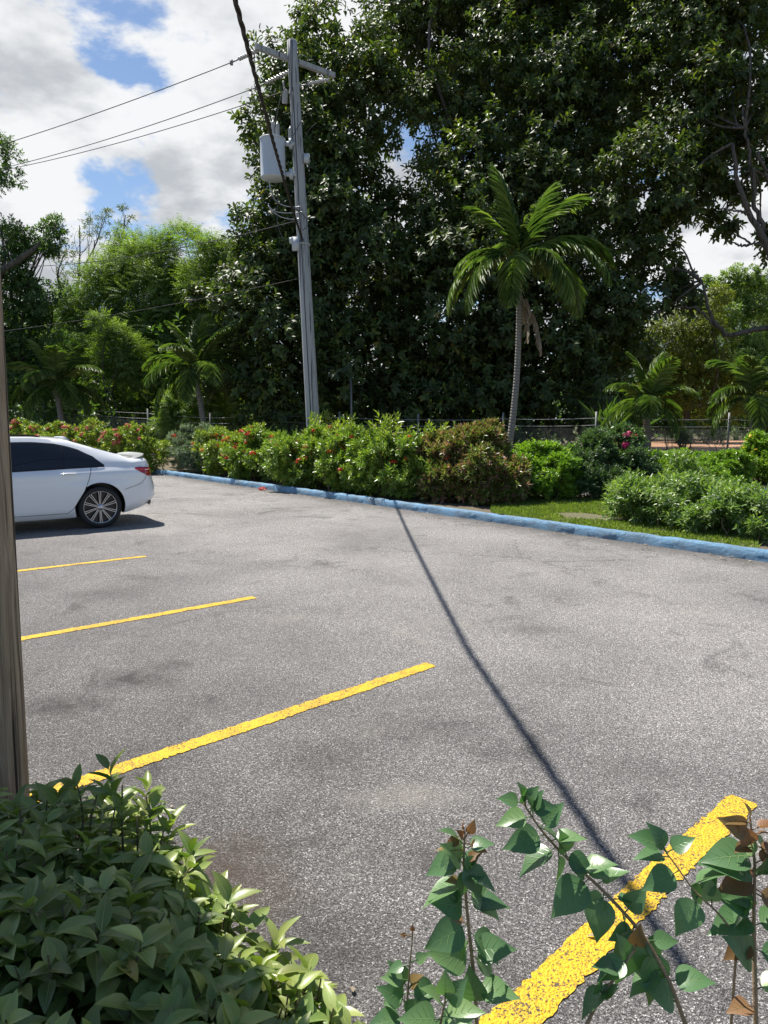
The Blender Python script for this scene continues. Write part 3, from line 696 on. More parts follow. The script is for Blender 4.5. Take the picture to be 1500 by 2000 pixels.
# transformer hung on the pole
tcn = pix(533, 318, PY - .10); tz = pix(533, 274, PY)[2]; bz = pix(533, 352, PY)[2]; rt = 23 * mpp(PY)
tcn[2] = bz
tr = thing('transformer', 'pale grey cylindrical transformer bolted high on the utility pole', 'transformer', tcn)
H_ = tz - bz
b = MB(); b.lathe(tcn, (0, 0, 1), [(0, .001), (0, rt * .97), (.03, rt), (.04, rt * .985), (H_ - .05, rt * .985)], 32); b.build('tank', M['greymetal'], tr)
b = MB(); b.lathe(tcn, (0, 0, 1), [(H_ - .05, rt * .985), (H_ - .05, rt * 1.03), (H_ - .01, rt * 1.03), (H_ + .01, rt * .6), (H_ + .02, .001)], 32); b.build('lid', M['greymetal'], tr)
for (dx, dy, hh) in ((.02, .05, .42), (.14, -.03, .34), (.46, .05, .26)):
    c = tcn + np.array([dx, dy, H_ + .02]); pr_ = [(0, .05)]
    for k in range(7): pr_ += [(hh * (k + .2) / 7, .06), (hh * (k + .8) / 7, .045)]
    b = MB(); b.lathe(c, (0, 0, 1), pr_ + [(hh, .02), (hh + .05, .015), (hh + .05, .001)], 12); b.build('bushing', M['insul'], tr)
for zz in (H_ - .12, .12):
    c = tcn + np.array([rt + .13, .02, zz]); b = MB(); b.box(c, (.34, .10, .10)); b.box(c + np.array([.02, 0, 0]), (.09, .20, .22)); b.build('mount_bracket', M['greymetal'], tr)
q = ipole(286, .22, -.03); b = MB(); b.box(q, (.14, .16, .22)); b.build('pole_clamp', M['greymetal'], pole)

def sagline(p, q, sag, n=24):
    t_ = np.linspace(0, 1, n); P = np.array(p) + (np.array(q) - np.array(p)) * t_[:, None]; P[:, 2] -= sag * 4 * t_ * (1 - t_); return P
def wire(name, pts, r, label, mat='wire'):
    b = MB(); b.tube(pts, r, 5); return tag(b.build(name, M[mat], loc=pts[0]), label, 'wire', 'overhead wires at the utility pole')
wire('overhead_wire', sagline(ends[0], pix(-260, 352, 30), .25), .012, 'dark overhead wire from the left crossarm tip, highest of the wires')
wire('overhead_wire', sagline(ends[1], pix(-180, 362, 33), .35), .012, 'overhead wire from the middle of the pole top, crossing clouds')
wire('overhead_wire', sagline(ends[2], pix(-180, 360, 34), .4), .012, 'overhead wire from the right end of the crossarm')
wire('overhead_wire', sagline(ipole(398, -.1, -.1), pix(60, 520, 31), .25), .013, 'lone overhead wire leaving the pole just below the transformer')
wire('overhead_wire', sagline(ipole(503, -.1, -.1), pix(-60, 655, 23), .12), .008, 'lowest overhead wire, crossing in front of the feathery trees')
# jumper leads
def bez(ps, n=16):
    ps = [np.array(p, float) for p in ps]; t_ = np.linspace(0, 1, n)[:, None]
    while len(ps) > 1: ps = [a * (1 - t_) + c * t_ for a, c in zip(ps, ps[1:])]
    return ps[0]
for k, (ps, mt) in enumerate((([(526, 352), (528, 375), (530, 400), (560, 412), (600, 400)], 'wire_pale'), ([(520, 372), (540, 410), (575, 395), (590, 418)], 'wire'),
        ([(524, 398), (530, 420), (560, 418), (602, 412)], 'wire_pale'), ([(524, 402), (540, 430), (575, 430), (585, 426)], 'wire_pale'), ([(570, 405), (600, 420), (612, 440), (590, 450)], 'wire'),
        ([(540, 375), (548, 400), (535, 425), (540, 450), (560, 475)], 'wire'), ([(588, 238), (572, 262), (566, 282)], 'wire'), ([(556, 170), (545, 195), (541, 225), (538, 248)], 'wire'), ([(618, 240), (604, 250), (595, 268)], 'wire'))):
    pts = bez([pix(x, y, PY - .28) for x, y in ps]); b = MB(); b.tube(pts, .011, 5); b.build('jumper_lead', M[mt], pole)
# heavy twisted service cable coming over the viewer's head
P0 = ipole(436, .02, -.2); P1 = pix(457, -10, 7.4); 
ex = P1 + (np.array([-.97, 4.5, 5.2]) - P1) * 1.16
path = np.concatenate([sagline(P0, P1, .12, 60), sagline(P1, ex, .0, 30)[1:]])
L_ = np.concatenate([[0], np.cumsum(np.linalg.norm(np.diff(path, axis=0), axis=1))])
tt = np.arange(0, L_[-1], .05); path = np.stack([np.interp(tt, L_, path[:, k]) for k in range(3)], -1)
cab = thing('service_cable', 'thick dark twisted cable running from the pole over the viewer', 'cable', P0)
tg = nrm(np.gradient(path, axis=0)); sdv = nrm(np.cross(tg, [0, 0, 1.])); upv = np.cross(sdv, tg)
for k in range(3):
    ph = tt * 2 * math.pi / .85 + k * 2.094
    b = MB(); b.tube(path + .016 * (np.cos(ph)[:, None] * sdv + np.sin(ph)[:, None] * upv), .0135, 6); b.build('strand', M['cable'], cab)

# weathered post on the left edge
Yp = 2.85
b = MB(); zz = np.concatenate([np.linspace(-.05, 4.2, 60)]); rr = np.linspace(.150, .132, 60)
an = rng.normal(0, 1, 60)
lp0 = np.array([pix(50, 1580, Yp)[0] - .148, Yp, 0])
th = np.arange(40) * 2 * math.pi / 40; crackang = rng.uniform(0, 6.28, 9)
rows = []
for z, r in zip(zz, rr):
    dr = sum(-.004 * np.exp(-((np.angle(np.exp(1j * (th - a - .06 * math.sin(z * 1.7 + k))))) / .05) ** 2) * (.5 + .5 * math.sin(z * 2 + k * 2.1)) for k, a in enumerate(crackang))
    rows.append(np.stack([lp0[0] + .016 * z + (r + dr) * np.cos(th), Yp + (r + dr) * np.sin(th), np.full(40, z)], -1))
rows = np.array(rows); rows = np.concatenate([rows, rows[:, :1]], 1)
b.grid(rows, flip=True); b.add(np.vstack([rows[-1, :-1], rows[-1, :-1].mean(0)]), None, [[i, (i + 1) % 40, 40] for i in range(40)])
lpost = tag(b.build('wooden_post', M['wood_dark'], loc=lp0), 'weathered round timber post with long cracks at the left edge', 'post')

# fence of posts, barbed wires and chain link
fence = thing('wire_fence', 'chain link fence with two strands of wire in front of the dark trees', 'fence', pix(817, 850, 24.5))
fp = [(-40, 780, 37), (84, 786, 34), (288, 798, 30), (410, 806, 28), (536, 800, 26.2), (663, 804, 25.2), (817, 808, 24.5), (983, 806, 23.6), (1165, 804, 22.6), (1425, 806, 21.6), (1640, 812, 21)]
tops = np.array([pix(*p) for p in fp])
for t_ in tops:
    b = MB(); z0 = gz(t_[0], t_[1]); b.tube([(t_[0], t_[1], z0), (t_[0], t_[1], t_[2])], .032, 8); b.build('post', M['galv'], fence)
for dz in (.20, .42):
    b = MB()
    for a, c in zip(tops, tops[1:]): b.tube(sagline(a - [0, 0.03, dz], c - [0, 0.03, dz], .03, 8), .007, 5, cap=False)
    b.build('strand', M['wire_pale'], fence)
b = MB()
for a, c in zip(tops, tops[1:]):
    L = np.linalg.norm((c - a)[:2]); za, zb_ = a[2] - .5, c[2] - .5; h = za - gz(a[0], a[1]) - .05; nst = int((L + h) / .075)
    ux = (c - a)[:2] / L
    for k in range(nst):
        for sgn in (1, -1):
            x0 = k * .075 - (h if sgn > 0 else 0); x1 = x0 + h
            s0, s1 = max(0, x0), min(L, x1)
            if s1 <= s0: continue
            f = lambda s: ((s - x0) / h if sgn > 0 else 1 - (s - x0) / h)
            pp_ = [np.array([a[0] + ux[0] * s, a[1] + ux[1] * s, za + (zb_ - za) * s / L - h + h * f(s)]) for s in (s0, s1)]
            b.tube(pp_, .0028, 3, cap=False)
b.build('chain_link', M['galv'], fence)
tp = pix(685, 712, 25.4); b = MB(); b.tube([(tp[0] + .03, tp[1], gz(tp[0], tp[1])), tp], .035, 8); b.tube([tp, tp + np.array([-.05, 0, .08])], .05, 8)
tag(b.build('pipe_post', M['galv'], loc=(tp[0], tp[1], gz(tp[0], tp[1]))), 'slim upright metal pipe just right of the utility pole', 'pipe')

# ------------------------------------------------------------------ foliage
def sph(n): return nrm(rng.normal(size=(n, 3)))
def clumped(blobs, nsub, nper, sub=(.22, .42), inner=.15, up=.25, sq=.8):
    """points and outward directions in small clumps over the blobs; returns also the clump centres"""
    P, D, SC = [], [], []
    for (c, r) in blobs:
        c = np.asarray(c, float); r = np.broadcast_to(r, (3,)).astype(float); rm = r.mean()
        k = max(3, int(nsub * (rm ** 2) if nsub < 50 else nsub))
        dd = sph(k); sc = c + dd * r * rng.uniform(.55, 1.0, (k, 1)); sr = rm * rng.uniform(sub[0], sub[1], k)
        ins = rng.random(k) < inner; sc[ins] = c + dd[ins] * r * rng.uniform(.1, .6, (ins.sum(), 1))
        m = np.maximum(2, (nper * (sr / sr.mean()) ** 2)).astype(int)
        idx = np.repeat(np.arange(k), m); d2 = sph(len(idx)); d2[:, 2] = d2[:, 2] * .9 + up; d2 = nrm(d2)
        P.append(sc[idx] + d2 * (sr[idx] * rng.uniform(.35, 1, len(idx)) ** .6)[:, None] * np.array([1, 1, sq]))
        D.append(nrm(d2 + .6 * dd[idx])); SC.append(sc)
    return np.concatenate(P), np.concatenate(D), SC
def shoots(mb, T, P, D, nl, L, W, slen, spread=(.6, 1.2), droop=.2, rnd=None, flat=False, m=0, upb=.6, lvar=.25, sz=None):
    n = len(P); D = nrm(D)
    a = nrm(np.cross(D, sph(n))); c = np.cross(D, a)
    if flat:
        a = nrm(np.cross(D, np.array([0, 0, 1.]) + .3 * sph(n))); c = np.cross(a, D)
    base = rng.random(n); sz = rng.uniform(1 - lvar, 1 + lvar, n) if sz is None else sz
    for k in range(nl):
        f = (k + .6) / nl
        ph = (k % 2) * math.pi + rng.normal(0, .25, n) if flat else k * 2.4 + base * 6.28
        sa = spread[1] + (spread[0] - spread[1]) * f + rng.normal(0, .12, n)
        rad = np.cos(ph)[:, None] * a + np.sin(ph)[:, None] * c
        d = D * np.cos(sa)[:, None] + rad * np.sin(sa)[:, None]; d[:, 2] -= droop * rng.uniform(.3, 1.3, n); d = nrm(d)
        pos = P + D * (slen * f * sz)[:, None]; pos[:, 2] -= droop * .3 * slen * f * f
        up = D + np.array([0, 0, upb]) + .25 * sph(n)
        rr = np.clip((rnd if rnd is not None else base) * .5 + rng.random(n) * .5, 0, 1)
        lf = (1 - .35 * abs(f - .4)) * sz * rng.uniform(.85, 1.15, n)
        mb.leaves(T, pos, d, up, L * lf, W * lf, rr, m)
def limb(mb, p, q, r0, r1, wig=.12, n=10):
    p, q = np.array(p, float), np.array(q, float); t_ = np.linspace(0, 1, n)[:, None]; L = np.linalg.norm(q - p)
    o1, o2 = rng.normal(0, wig * L, 3), rng.normal(0, wig * L, 3)
    pts = p + (q - p) * t_ + o1 * np.sin(math.pi * t_) * .6 + o2 * np.sin(2 * math.pi * t_) * .4
    mb.tube(pts, np.linspace(r0, r1, n), 7); return pts
def tree(name, label, cat, base, blobs, mat, leafargs, nsub, nper, trunk_r=.25, fork=.35, group=None, sub=(.22, .42), twigs=3, inner=.15, up=.25, extra=None, keep=None, limbs=True):
    base = np.array(base, float); base[2] = gz(base[0], base[1])
    t = thing(name, label, cat, base, group)
    P, D, SC = clumped(blobs, nsub, nper, sub, inner, up)
    if keep is not None: kk = keep(P); P, D = P[kk], D[kk]
    b = MB(); shoots(b, mb_T(leafargs), P, D, **{k: v for k, v in leafargs.items() if k != 'T'}); b.build('crown', mat, t)
    b = MB(); cs = np.array([np.asarray(c) for c, r in blobs]); top = cs.mean(0)
    fk = base + (top - base) * np.array([fork, fork, fork]); fk[:2] = base[:2] + (top - base)[:2] * fork * .5
    limb(b, base - [0, 0, .1], fk, trunk_r, trunk_r * .75, .03)
    for (c, r), sc in zip(blobs, SC):
        if limbs: pts = limb(b, fk, c, min(.11, trunk_r * .4), .03, .10)
        else:
            an_ = [pix(1430, 280, 26), pix(1455, 250, 26), pix(1372, 550, 26), pix(1470, 330, 26)]; q0 = min(an_, key=lambda a: np.linalg.norm(a - c)); pts = limb(b, q0, c, .045, .018, .10)
        for q in sc[rng.permutation(len(sc))[:twigs]]: limb(b, pts[rng.integers(5, 10)], q, min(.03, trunk_r * .14), .008, .10, 7)
    if extra: extra(b)
    b.build('trunk', M['bark'], t); return t
def mb_T(a): return a['T']
def px_blobs(lst, Y, dy=0, squash=1.0, lean=0.0):
    o = []
    for e in lst:
        x, y, r = e[:3]; yy = Y + (e[3] if len(e) > 3 else 0) + lean * np.clip((360 - y) / 330, 0, 1.5)
        rm = r * mpp(yy) * 1.06
        o.append((pix(x, y, yy), np.array([rm, rm * squash, rm])))
    return o
RUB = dict(T=T_OVAL, nl=8, L=.235, W=.115, slen=.44, spread=(.55, 1.3), droop=.34, upb=.5)
FEA = dict(T=T_DIAM, nl=14, L=.17, W=.042, slen=.62, spread=(.8, 1.1), droop=.35, flat=True)
MED = dict(T=T_DIAM, nl=7, L=.16, W=.075, slen=.25, spread=(.5, 1.2), droop=.2)

tree('rubber_tree', 'dark glossy-leaved tree directly behind the utility pole', 'tree', pix(640, 850, 29),
     px_blobs([(650, 95, 80), (575, 130, 55, -1), (590, 230, 90), (520, 255, 50, -1), (600, 350, 95), (530, 330, 40, -1), (705, 215, 84), (590, 470, 105), (520, 440, 55, -1), (490, 560, 80, -2), (540, 660, 110, -2), (670, 410, 95), (680, 560, 140), (560, 760, 95, -2), (700, 720, 130, -1), (440, 610, 55, -2), (450, 710, 70, -1)], 29, lean=4.5),
     M['rubber'], RUB, 7, 20, .4, .3, sub=(.16, .34), group='dark rubber trees behind the fence')
tree('rubber_tree', 'huge dark glossy-leaved tree filling the middle behind the tall palm', 'tree', pix(960, 850, 30),
     px_blobs([(820, 60, 115), (960, 40, 150), (1110, 50, 150), (895, 235, 100), (1030, 220, 160), (1180, 190, 130), (840, 430, 95), (960, 410, 150), (1120, 390, 110), (890, 600, 160, -1), (1050, 600, 150, -1), (1170, 590, 75, -1), (830, 750, 130, -2), (980, 770, 130, -2), (1120, 750, 110, -2), (1210, 690, 70, -1), (820, -110, 130), (1000, -120, 150), (1200, -100, 150)], 30, lean=6),
     M['rubber'], RUB, 6.4, 20, .55, .25, sub=(.16, .34), group='dark rubber trees behind the fence')
def right_limbs(b):
    tr_ = pix(1650, 860, 26); tr_[2] = gz(tr_[0], tr_[1]) - .1; b.tube(np.array([tr_, pix(1652, 760, 26), pix(1650, 660, 26), pix(1640, 640, 26)]), np.array([.40, .34, .30, .24]), 10)
    for pts, r0, r1 in (([(1640, 640), (1560, 560), (1500, 490), (1462, 415), (1438, 345), (1430, 280)], .22, .08), ([(1500, 490), (1475, 405), (1470, 330), (1455, 250)], .12, .06),
                        ([(1462, 480), (1440, 478), (1425, 470)], .07, .02), ([(1462, 415), (1440, 412), (1405, 408)], .08, .02), ([(1540, 520), (1500, 480), (1470, 475), (1445, 462), (1435, 440)], .10, .02),
                        ([(1650, 660), (1560, 635), (1490, 640), (1420, 655), (1392, 625), (1380, 585), (1372, 550)], .17, .05), ([(1400, 640), (1360, 600), (1320, 600)], .07, .03), ([(1478, 300), (1495, 330), (1500, 360)], .08, .05)):
        P = np.array([pix(x, y, 26) for x, y in pts]); k = np.linspace(0, 1, 22); s_ = np.linspace(0, 1, len(P))
        Q = np.stack([np.interp(k, s_, P[:, i]) for i in range(3)], -1) + rng.normal(0, .025, (22, 3)); b.tube(Q, np.linspace(r0, r1, 22) * .72, 8)
tree('rubber_tree', 'dark tree at the right edge with bare crooked limbs against sky', 'tree', pix(1650, 860, 26),
     px_blobs([(1330, 60, 120), (1440, 90, 105), (1330, 220, 115), (1440, 220, 80), (1250, 370, 85), (1330, 350, 80), (1300, 470, 55), (1235, 500, 70), (1480, -20, 120), (1380, -110, 150), (1340, 530, 32), (1220, 620, 55), (1390, 320, 60), (1470, 290, 58), (1420, 335, 42), (1500, 360, 42), (1450, 385, 26), (1405, 430, 26), (1290, 560, 36), (1350, 575, 22), (1495, 470, 20)], 27, lean=3.5),
     M['rubber'], RUB, 6, 18, .4, .55, sub=(.16, .34), group='dark rubber trees behind the fence', extra=right_limbs, limbs=False)
# feathery trees on the left
tree('feathery_tree', 'bright green feathery tree behind the left of the two far palms', 'tree', pix(190, 840, 41),
     px_blobs([(250, 520, 45), (205, 545, 50), (180, 600, 55), (250, 590, 55), (150, 660, 55), (215, 670, 60), (240, 740, 70), (140, 740, 70)], 40), M['feather'], FEA, 7, 46, .2, .4, sub=(.2, .36), group='feathery trees beyond the fence')
tree('feathery_tree', 'bright green feathery tree in the middle of the left tree group', 'tree', pix(320, 840, 39),
     px_blobs([(300, 500, 42), (345, 505, 45), (300, 570, 65), (360, 580, 60), (330, 650, 75), (290, 720, 70), (370, 740, 70)], 39), M['feather'], FEA, 7, 46, .2, .4, sub=(.2, .36), group='feathery trees beyond the fence')
tree('feathery_tree', 'bright green feathery tree touching the dark glossy tree', 'tree', pix(430, 840, 36),
     px_blobs([(395, 500, 48), (440, 510, 45), (420, 565, 60), (400, 640, 60), (440, 700, 60), (430, 770, 60)], 37), M['feather'], FEA, 7, 46, .2, .4, sub=(.2, .36), group='feathery trees beyond the fence')
tree('feathery_shrub', 'light green feathery shrub under the right of the two far palms', 'shrub', pix(400, 840, 29.5),
     px_blobs([(360, 800, 38), (420, 790, 40), (395, 770, 30), (440, 820, 30), (340, 830, 30)], 29.5), M['feather'], dict(FEA, L=.13, W=.032, slen=.4), 26, 36, .05, .3)
tree('feathery_shrub', 'small pale feathery shrub between the two far palms', 'shrub', pix(225, 840, 32),
     px_blobs([(225, 690, 50), (235, 730, 50), (215, 640, 28)], 34), M['feather'], dict(FEA, L=.15, W=.035, slen=.45), 14, 36, .06, .3)
tree('broadleaf_tree', 'dark tree with a thick slanting bough at the far left', 'tree', pix(-40, 840, 34),
     px_blobs([(15, 470, 42), (92, 455, 32), (60, 500, 25), (40, 540, 45), (20, 620, 60), (70, 680, 60), (100, 590, 40), (0, 720, 70), (90, 760, 60), (-60, 560, 80), (-48, 315, 62), (100, 470, 24)], 34), M['darktree'], MED, 11, 34, .3, .4,
     extra=lambda b: b.tube(np.array([pix(x, y, 33) for x, y in [(-60, 600), (-20, 550), (10, 525), (40, 505), (66, 487), (80, 470)]]), np.array([.26, .22, .18, .15, .10, .04]), 8))
tree('sparse_tree', 'thin sparse tree with bare twisting stems rising above the feathery trees', 'tree', pix(140, 840, 45),
     px_blobs([(155, 440, 26), (185, 470, 25), (130, 490, 25), (230, 445, 25), (260, 470, 18), (200, 430, 15), (110, 520, 25), (165, 530, 25), (245, 420, 14)], 45), M['olive'], dict(MED, L=.15, W=.06, nl=6), 6.0, 12, .16, .55, twigs=12)
tree('background_tree', 'dense dark trees in the distance behind the far left palm', 'tree', pix(90, 840, 50),
     px_blobs([(60, 700, 80), (180, 720, 90), (20, 790, 70), (120, 790, 80), (240, 790, 80)], 50), M['darktree'], dict(MED, L=.24, W=.11), 5, 34, .3, .3)
tree('background_tree', 'dense dark trees in the distance between the feathery trees', 'tree', pix(350, 840, 47),
     px_blobs([(330, 690, 100), (430, 700, 90), (330, 790, 80), (450, 790, 80), (400, 600, 70)], 47), M['darktree'], dict(MED, L=.24, W=.11), 5, 34, .3, .3)
# right side
tree('yellow_green_tree', 'yellow-green tree standing behind the right palms', 'tree', pix(1340, 850, 40),
     px_blobs([(1330, 650, 55), (1385, 600, 45), (1300, 730, 60), (1385, 700, 60), (1340, 780, 55), (1440, 760, 55), (1270, 660, 40)], 40), M['yellowtree'], dict(MED, L=.17, W=.08), 9, 34, .25, .4)
tree('hillside_tree', 'round green tree in the distance below the hill', 'tree', pix(1440, 850, 62),
     px_blobs([(1420, 610, 42), (1460, 650, 50), (1420, 700, 60), (1480, 720, 60), (1390, 560, 25), (1445, 555, 36), (1485, 590, 42)], 62), M['feather'], dict(MED, L=.26, W=.13), 4, 34, .3, .4)
tree('hillside_tree', 'pale green tree at the far right below the hill', 'tree', pix(1540, 850, 70),
     px_blobs([(1520, 620, 55), (1560, 680, 70), (1500, 680, 45), (1540, 760, 70)], 70), M['olive'], dict(MED, L=.28, W=.14), 4, 30, .3, .4)
tree('background_tree', 'dark trees in shade behind the right palms', 'tree', pix(1230, 850, 46),
     px_blobs([(1180, 700, 90), (1270, 790, 70), (1180, 800, 80), (1400, 800, 50), (1490, 790, 60)], 46), M['darktree'], dict(MED, L=.24, W=.11), 5, 34, .3, .3)
# unseen tree added left of view, its crown shaped to shade the near shrub
tree('added_shade_tree', 'unseen small-leaved tree added to shade the near shrub', 'tree', (-5.6, 4.4, 0),
     [((-3.46, 3.61, 5.3), (0.42, 0.38, 0.3)), ((-2.88, 3.05, 5.4), (0.36, 0.32, 0.3)), ((-3.75, 3.2, 5.3), (0.5, 0.45, 0.35)), ((-3.17, 2.68, 5.2), (0.5, 0.45, 0.35)), ((-2.75, 2.37, 5.3), (0.42, 0.36, 0.3)), ((-3.45, 2.5, 5.4), (0.6, 0.5, 0.4)), ((-4.25, 3.35, 5.4), (0.6, 0.5, 0.4)), ((-2.95, 1.85, 5.3), (0.5, 0.45, 0.35)), ((-4.05, 2.55, 5.5), (0.6, 0.6, 0.4)), ((-3.12, 4.0, 5.3), (.28, .25, .2)), ((-2.78, 3.66, 5.3), (.24, .2, .2)), ((-2.42, 3.2, 5.3), (.26, .22, .2))],
     M['darktree'], dict(T=T_DIAM, nl=8, L=.085, W=.04, slen=.16, spread=(.5, 1.2), droop=.15), 70, 30, .14, .6)

# the wood beyond the fence: low growth that reads as one mass
b = MB(); n = 15000
xs = rng.uniform(-46, 46, n); ys = rng.uniform(33, 62, n) + np.where(abs(xs) < 5, 0, 0)
xs = xs * ys / 45; hh = rng.random(n) ** 1.3 * (3.6 + 1.5 * np.sin(xs * .5) + 1.0 * np.sin(xs * 1.7))
ok = ~((xs > 9) & (ys < 46)); xs, ys, hh = xs[ok], ys[ok], hh[ok]
P = np.stack([xs, ys, hh + .45], -1); shoots(b, T_DIAM, P, nrm(sph(len(P)) + [0, -.3, .4]), 7, .34, .15, .4, spread=(.5, 1.2), droop=.2)
tag(b.build('undergrowth', M['darktree'], loc=(0, 45, .4)), 'dense dark undergrowth beyond the wire fence', 'undergrowth', kind='stuff')

# palms
def frond(mb, p, az, el, L, curl, leaf, n=56, roll=0, mat=0, dens=1.0, hang=.25):
    k = 18; d = np.array([math.cos(el) * math.cos(az), math.cos(el) * math.sin(az), math.sin(el)]); pts = [np.array(p, float)]; ds = []
    for i in range(k):
        d = nrm(d + np.array([0, 0, -curl / k * (1 + 1.4 * i / k)])); pts.append(pts[-1] + d * L / k); ds.append(d)
    ds.append(d); pts = np.array(pts); ds = np.array(ds)
    mb.tube(pts, np.linspace(.028, .006, k + 1) * L / 2.2, 5, m=mat)
    tt = np.linspace(.16, .99, n); s_ = np.linspace(0, 1, k + 1)
    P = np.stack([np.interp(tt, s_, pts[:, i]) for i in range(3)], -1); Tn = nrm(np.stack([np.interp(tt, s_, ds[:, i]) for i in range(3)], -1))
    hz_ = np.array([-math.sin(az), math.cos(az), 0.]); 
    for sg in (1, -1):
        sd_ = hz_ * sg; up = nrm(np.cross(hz_, Tn)) * -1; up = np.where(up[:, 2:3] < 0, -up, up) if el < 1.2 else up
        f = np.sin(np.clip(tt * 1.05, 0, 1) * math.pi) ** .55 * .75 + .25
        ang = np.interp(tt, [0, 1], [1.15, .45]) + rng.normal(0, .07, n)
        dd = Tn * np.cos(ang)[:, None] + sd_ * np.sin(ang)[:, None] + up * (.30 + roll * sg); dd[:, 2] -= hang * rng.uniform(.4, 1.5, n)
        keep = rng.random(n) < dens
        mb.leaves(T_STRAP, (P + rng.normal(0, .01, P.shape))[keep], dd[keep], (up + .25 * sph(n))[keep], (leaf * f * rng.uniform(.85, 1.12, n))[keep], (.040 * leaf / .5 * np.ones(n))[keep], None, mat)
def palm(label, base, top, tr, fronds, group='palms in the garden', dead=(), shaft=.55):
    base = np.array(base, float); base[2] = gz(base[0], base[1]); top = np.array(top, float)
    t = thing('palm_tree', label, 'palm', base, group)
    k = 60; s_ = np.linspace(0, 1, k)[:, None]; bow = (top - base) * s_ + base + np.array([.12, 0, 0]) * np.sin(s_ * math.pi) * (top[2] - base[2]) / 5
    r = np.interp(s_[:, 0], [0, .06, .2, 1], [1.45, 1.15, 1.0, .78]) * tr; r = r * (1 + rng.normal(0, .012, k))
    b = MB(); b.tube(bow, r, 12); b.build('trunk', M['palmbark'], t)
    b = MB(); sh = top + np.array([0, 0, shaft]); b.tube(bez([top - [0, 0, .05], top + [0, 0, shaft * .5], sh], 8), np.array([.82, 1.05, 1.1, 1.0, .85, .7, .55, .4]) * tr, 10); b.build('crownshaft', M['palmgreen'], t)
    for (az, el, L, cu, lf) in fronds:
        b = MB(); frond(b, sh - [0, 0, rng.uniform(0, .25)], R(az), R(el), L, cu, lf, roll=rng.normal(0, .12)); b.build('frond', M['palm'], t)
    for (az, el, L, cu, lf) in dead:
        b = MB(); frond(b, top - [0, 0, .1], R(az), R(el), L, cu, lf, n=14, dens=.7); o = b.build('dry_frond', M['dry'], t); o['label'] = 'dead grey frond hanging down the trunk'
    return t
def palmbark():
    m, t, p, o = newmat('palm_bark'); b = NB(t); ps = b.pos((1, 1, 1), True)
    wv = b.n('ShaderNodeTexWave', wave_type='BANDS', bands_direction='Z'); b.link(ps, wv.inputs['Vector']); wv.inputs['Scale'].default_value = 4; wv.inputs['Distortion'].default_value = 1.6; wv.inputs['Detail'].default_value = 3
    c = b.mix(b.noise(b.pos((8, 8, 2), True), 2.0, 5, .65), (.15, .135, .12), (.36, .335, .30)); c = b.mix(b.ramp(wv.outputs['Fac'], [(.02, .8), (.18, 0)]), c, (.09, .08, .07))
    b.link(c, p.inputs['Base Color']); p.inputs['Roughness'].default_value = .85; b.link(b.bump(wv.outputs['Fac'], .5, .02), p.inputs['Normal']); return m
M['palmbark'] = palmbark(); M['palmgreen'] = flat_mat('palm_crownshaft', (.13, .16, .07), .5, var=.3, scale=8)
Yq = 19.0
palm('tall slender grey-trunked palm standing before the huge dark tree', pix(986, 880, Yq), pix(1014, 560, Yq), .088,
     [(150, 76, 2.6, .25, .72), (40, 70, 2.6, .5, .75), (12, 62, 2.4, .7, .80), (170, 60, 2.0, .5, .62), (5, 44, 2.8, 1.1, .72), (-20, 34, 2.7, 1.3, .72), (-55, 20, 2.3, 1.5, .7), (180, 26, 2.5, 1.6, .75), (205, 18, 2.3, 1.8, .72), (165, 40, 1.9, 1.1, .55), (90, 45, 2.4, 1.0, .7), (250, 5, 1.9, 1.7, .65), (-5, 14, 2.3, 1.6, .7), (300, 35, 1.8, 1.4, .6), (25, 25, 2.5, 1.4, .7)],
     dead=[(-10, -62, 1.7, .5, .5), (10, -75, 1.3, .4, .4)], shaft=.7)
def rnd_fronds(n, L, lf, el0=75, el1=10, seed=0):
    return [(k * 137.5 + seed, el0 + (el1 - el0) * k / (n - 1) + rng.normal(0, 5), L * rng.uniform(.85, 1.1), .6 + 1.0 * k / (n - 1), lf) for k in range(n)]
palm('full leafy palm at the far left behind the car, left of the far pair', pix(122, 835, 31), pix(112, 772, 31), .14, rnd_fronds(14, 2.3, .62, 75, 5, 20), shaft=.5)
palm('full leafy palm with leaning trunk behind the hedge, right of the far pair', pix(402, 845, 26), pix(384, 748, 26), .12, rnd_fronds(15, 2.3, .62, 75, 5, 60), shaft=.5)
palm('drooping palm right of the tall palm, beside the bougainvillea', pix(1262, 885, 21.5), pix(1262, 812, 21.5), .13, rnd_fronds(13, 1.75, .5, 75, -5, 10), shaft=.45)
palm('palm at the right edge standing at the fence corner', pix(1466, 890, 20.5), pix(1468, 800, 20.5), .085, rnd_fronds(13, 1.7, .5, 78, 0, 95), shaft=.45)
# sword-leaved plants and reeds along the fence
def tuft(name, label, c, n, L, W, mat, spread=.35, loc_s=.25, cat='plant'):
    c = np.array(c, float); c[2] = gz(c[0], c[1]); b = MB()
    P = c + np.stack([rng.normal(0, loc_s, n), rng.normal(0, loc_s * .6, n), np.zeros(n)], -1)
    d = nrm(np.stack([rng.normal(0, spread, n), rng.normal(0, spread, n), np.ones(n)], -1)); b.leaves(T_STRAP, P, d, nrm(rng.normal(size=(n, 3))), L * rng.uniform(.6, 1.1, n), W)
    return tag(b.build(name, mat, loc=c), label, cat)
tuft('reed_clump', 'upright clump of green reeds left of the utility pole', pix(545, 850, 23.5), 110, 1.5, .05, M['reed'], .22, .35)
tuft('sword_plant', 'sword-leaved plant in shade beside the drooping palm', pix(1195, 870, 23.2), 50, 1.9, .08, M['reed'], .22, .25)
tuft('spiky_plant', 'small spiky pinkish plant by the red soil', pix(1332, 868, 23.4), 40, .6, .04, M['bronze'], .9, .06)

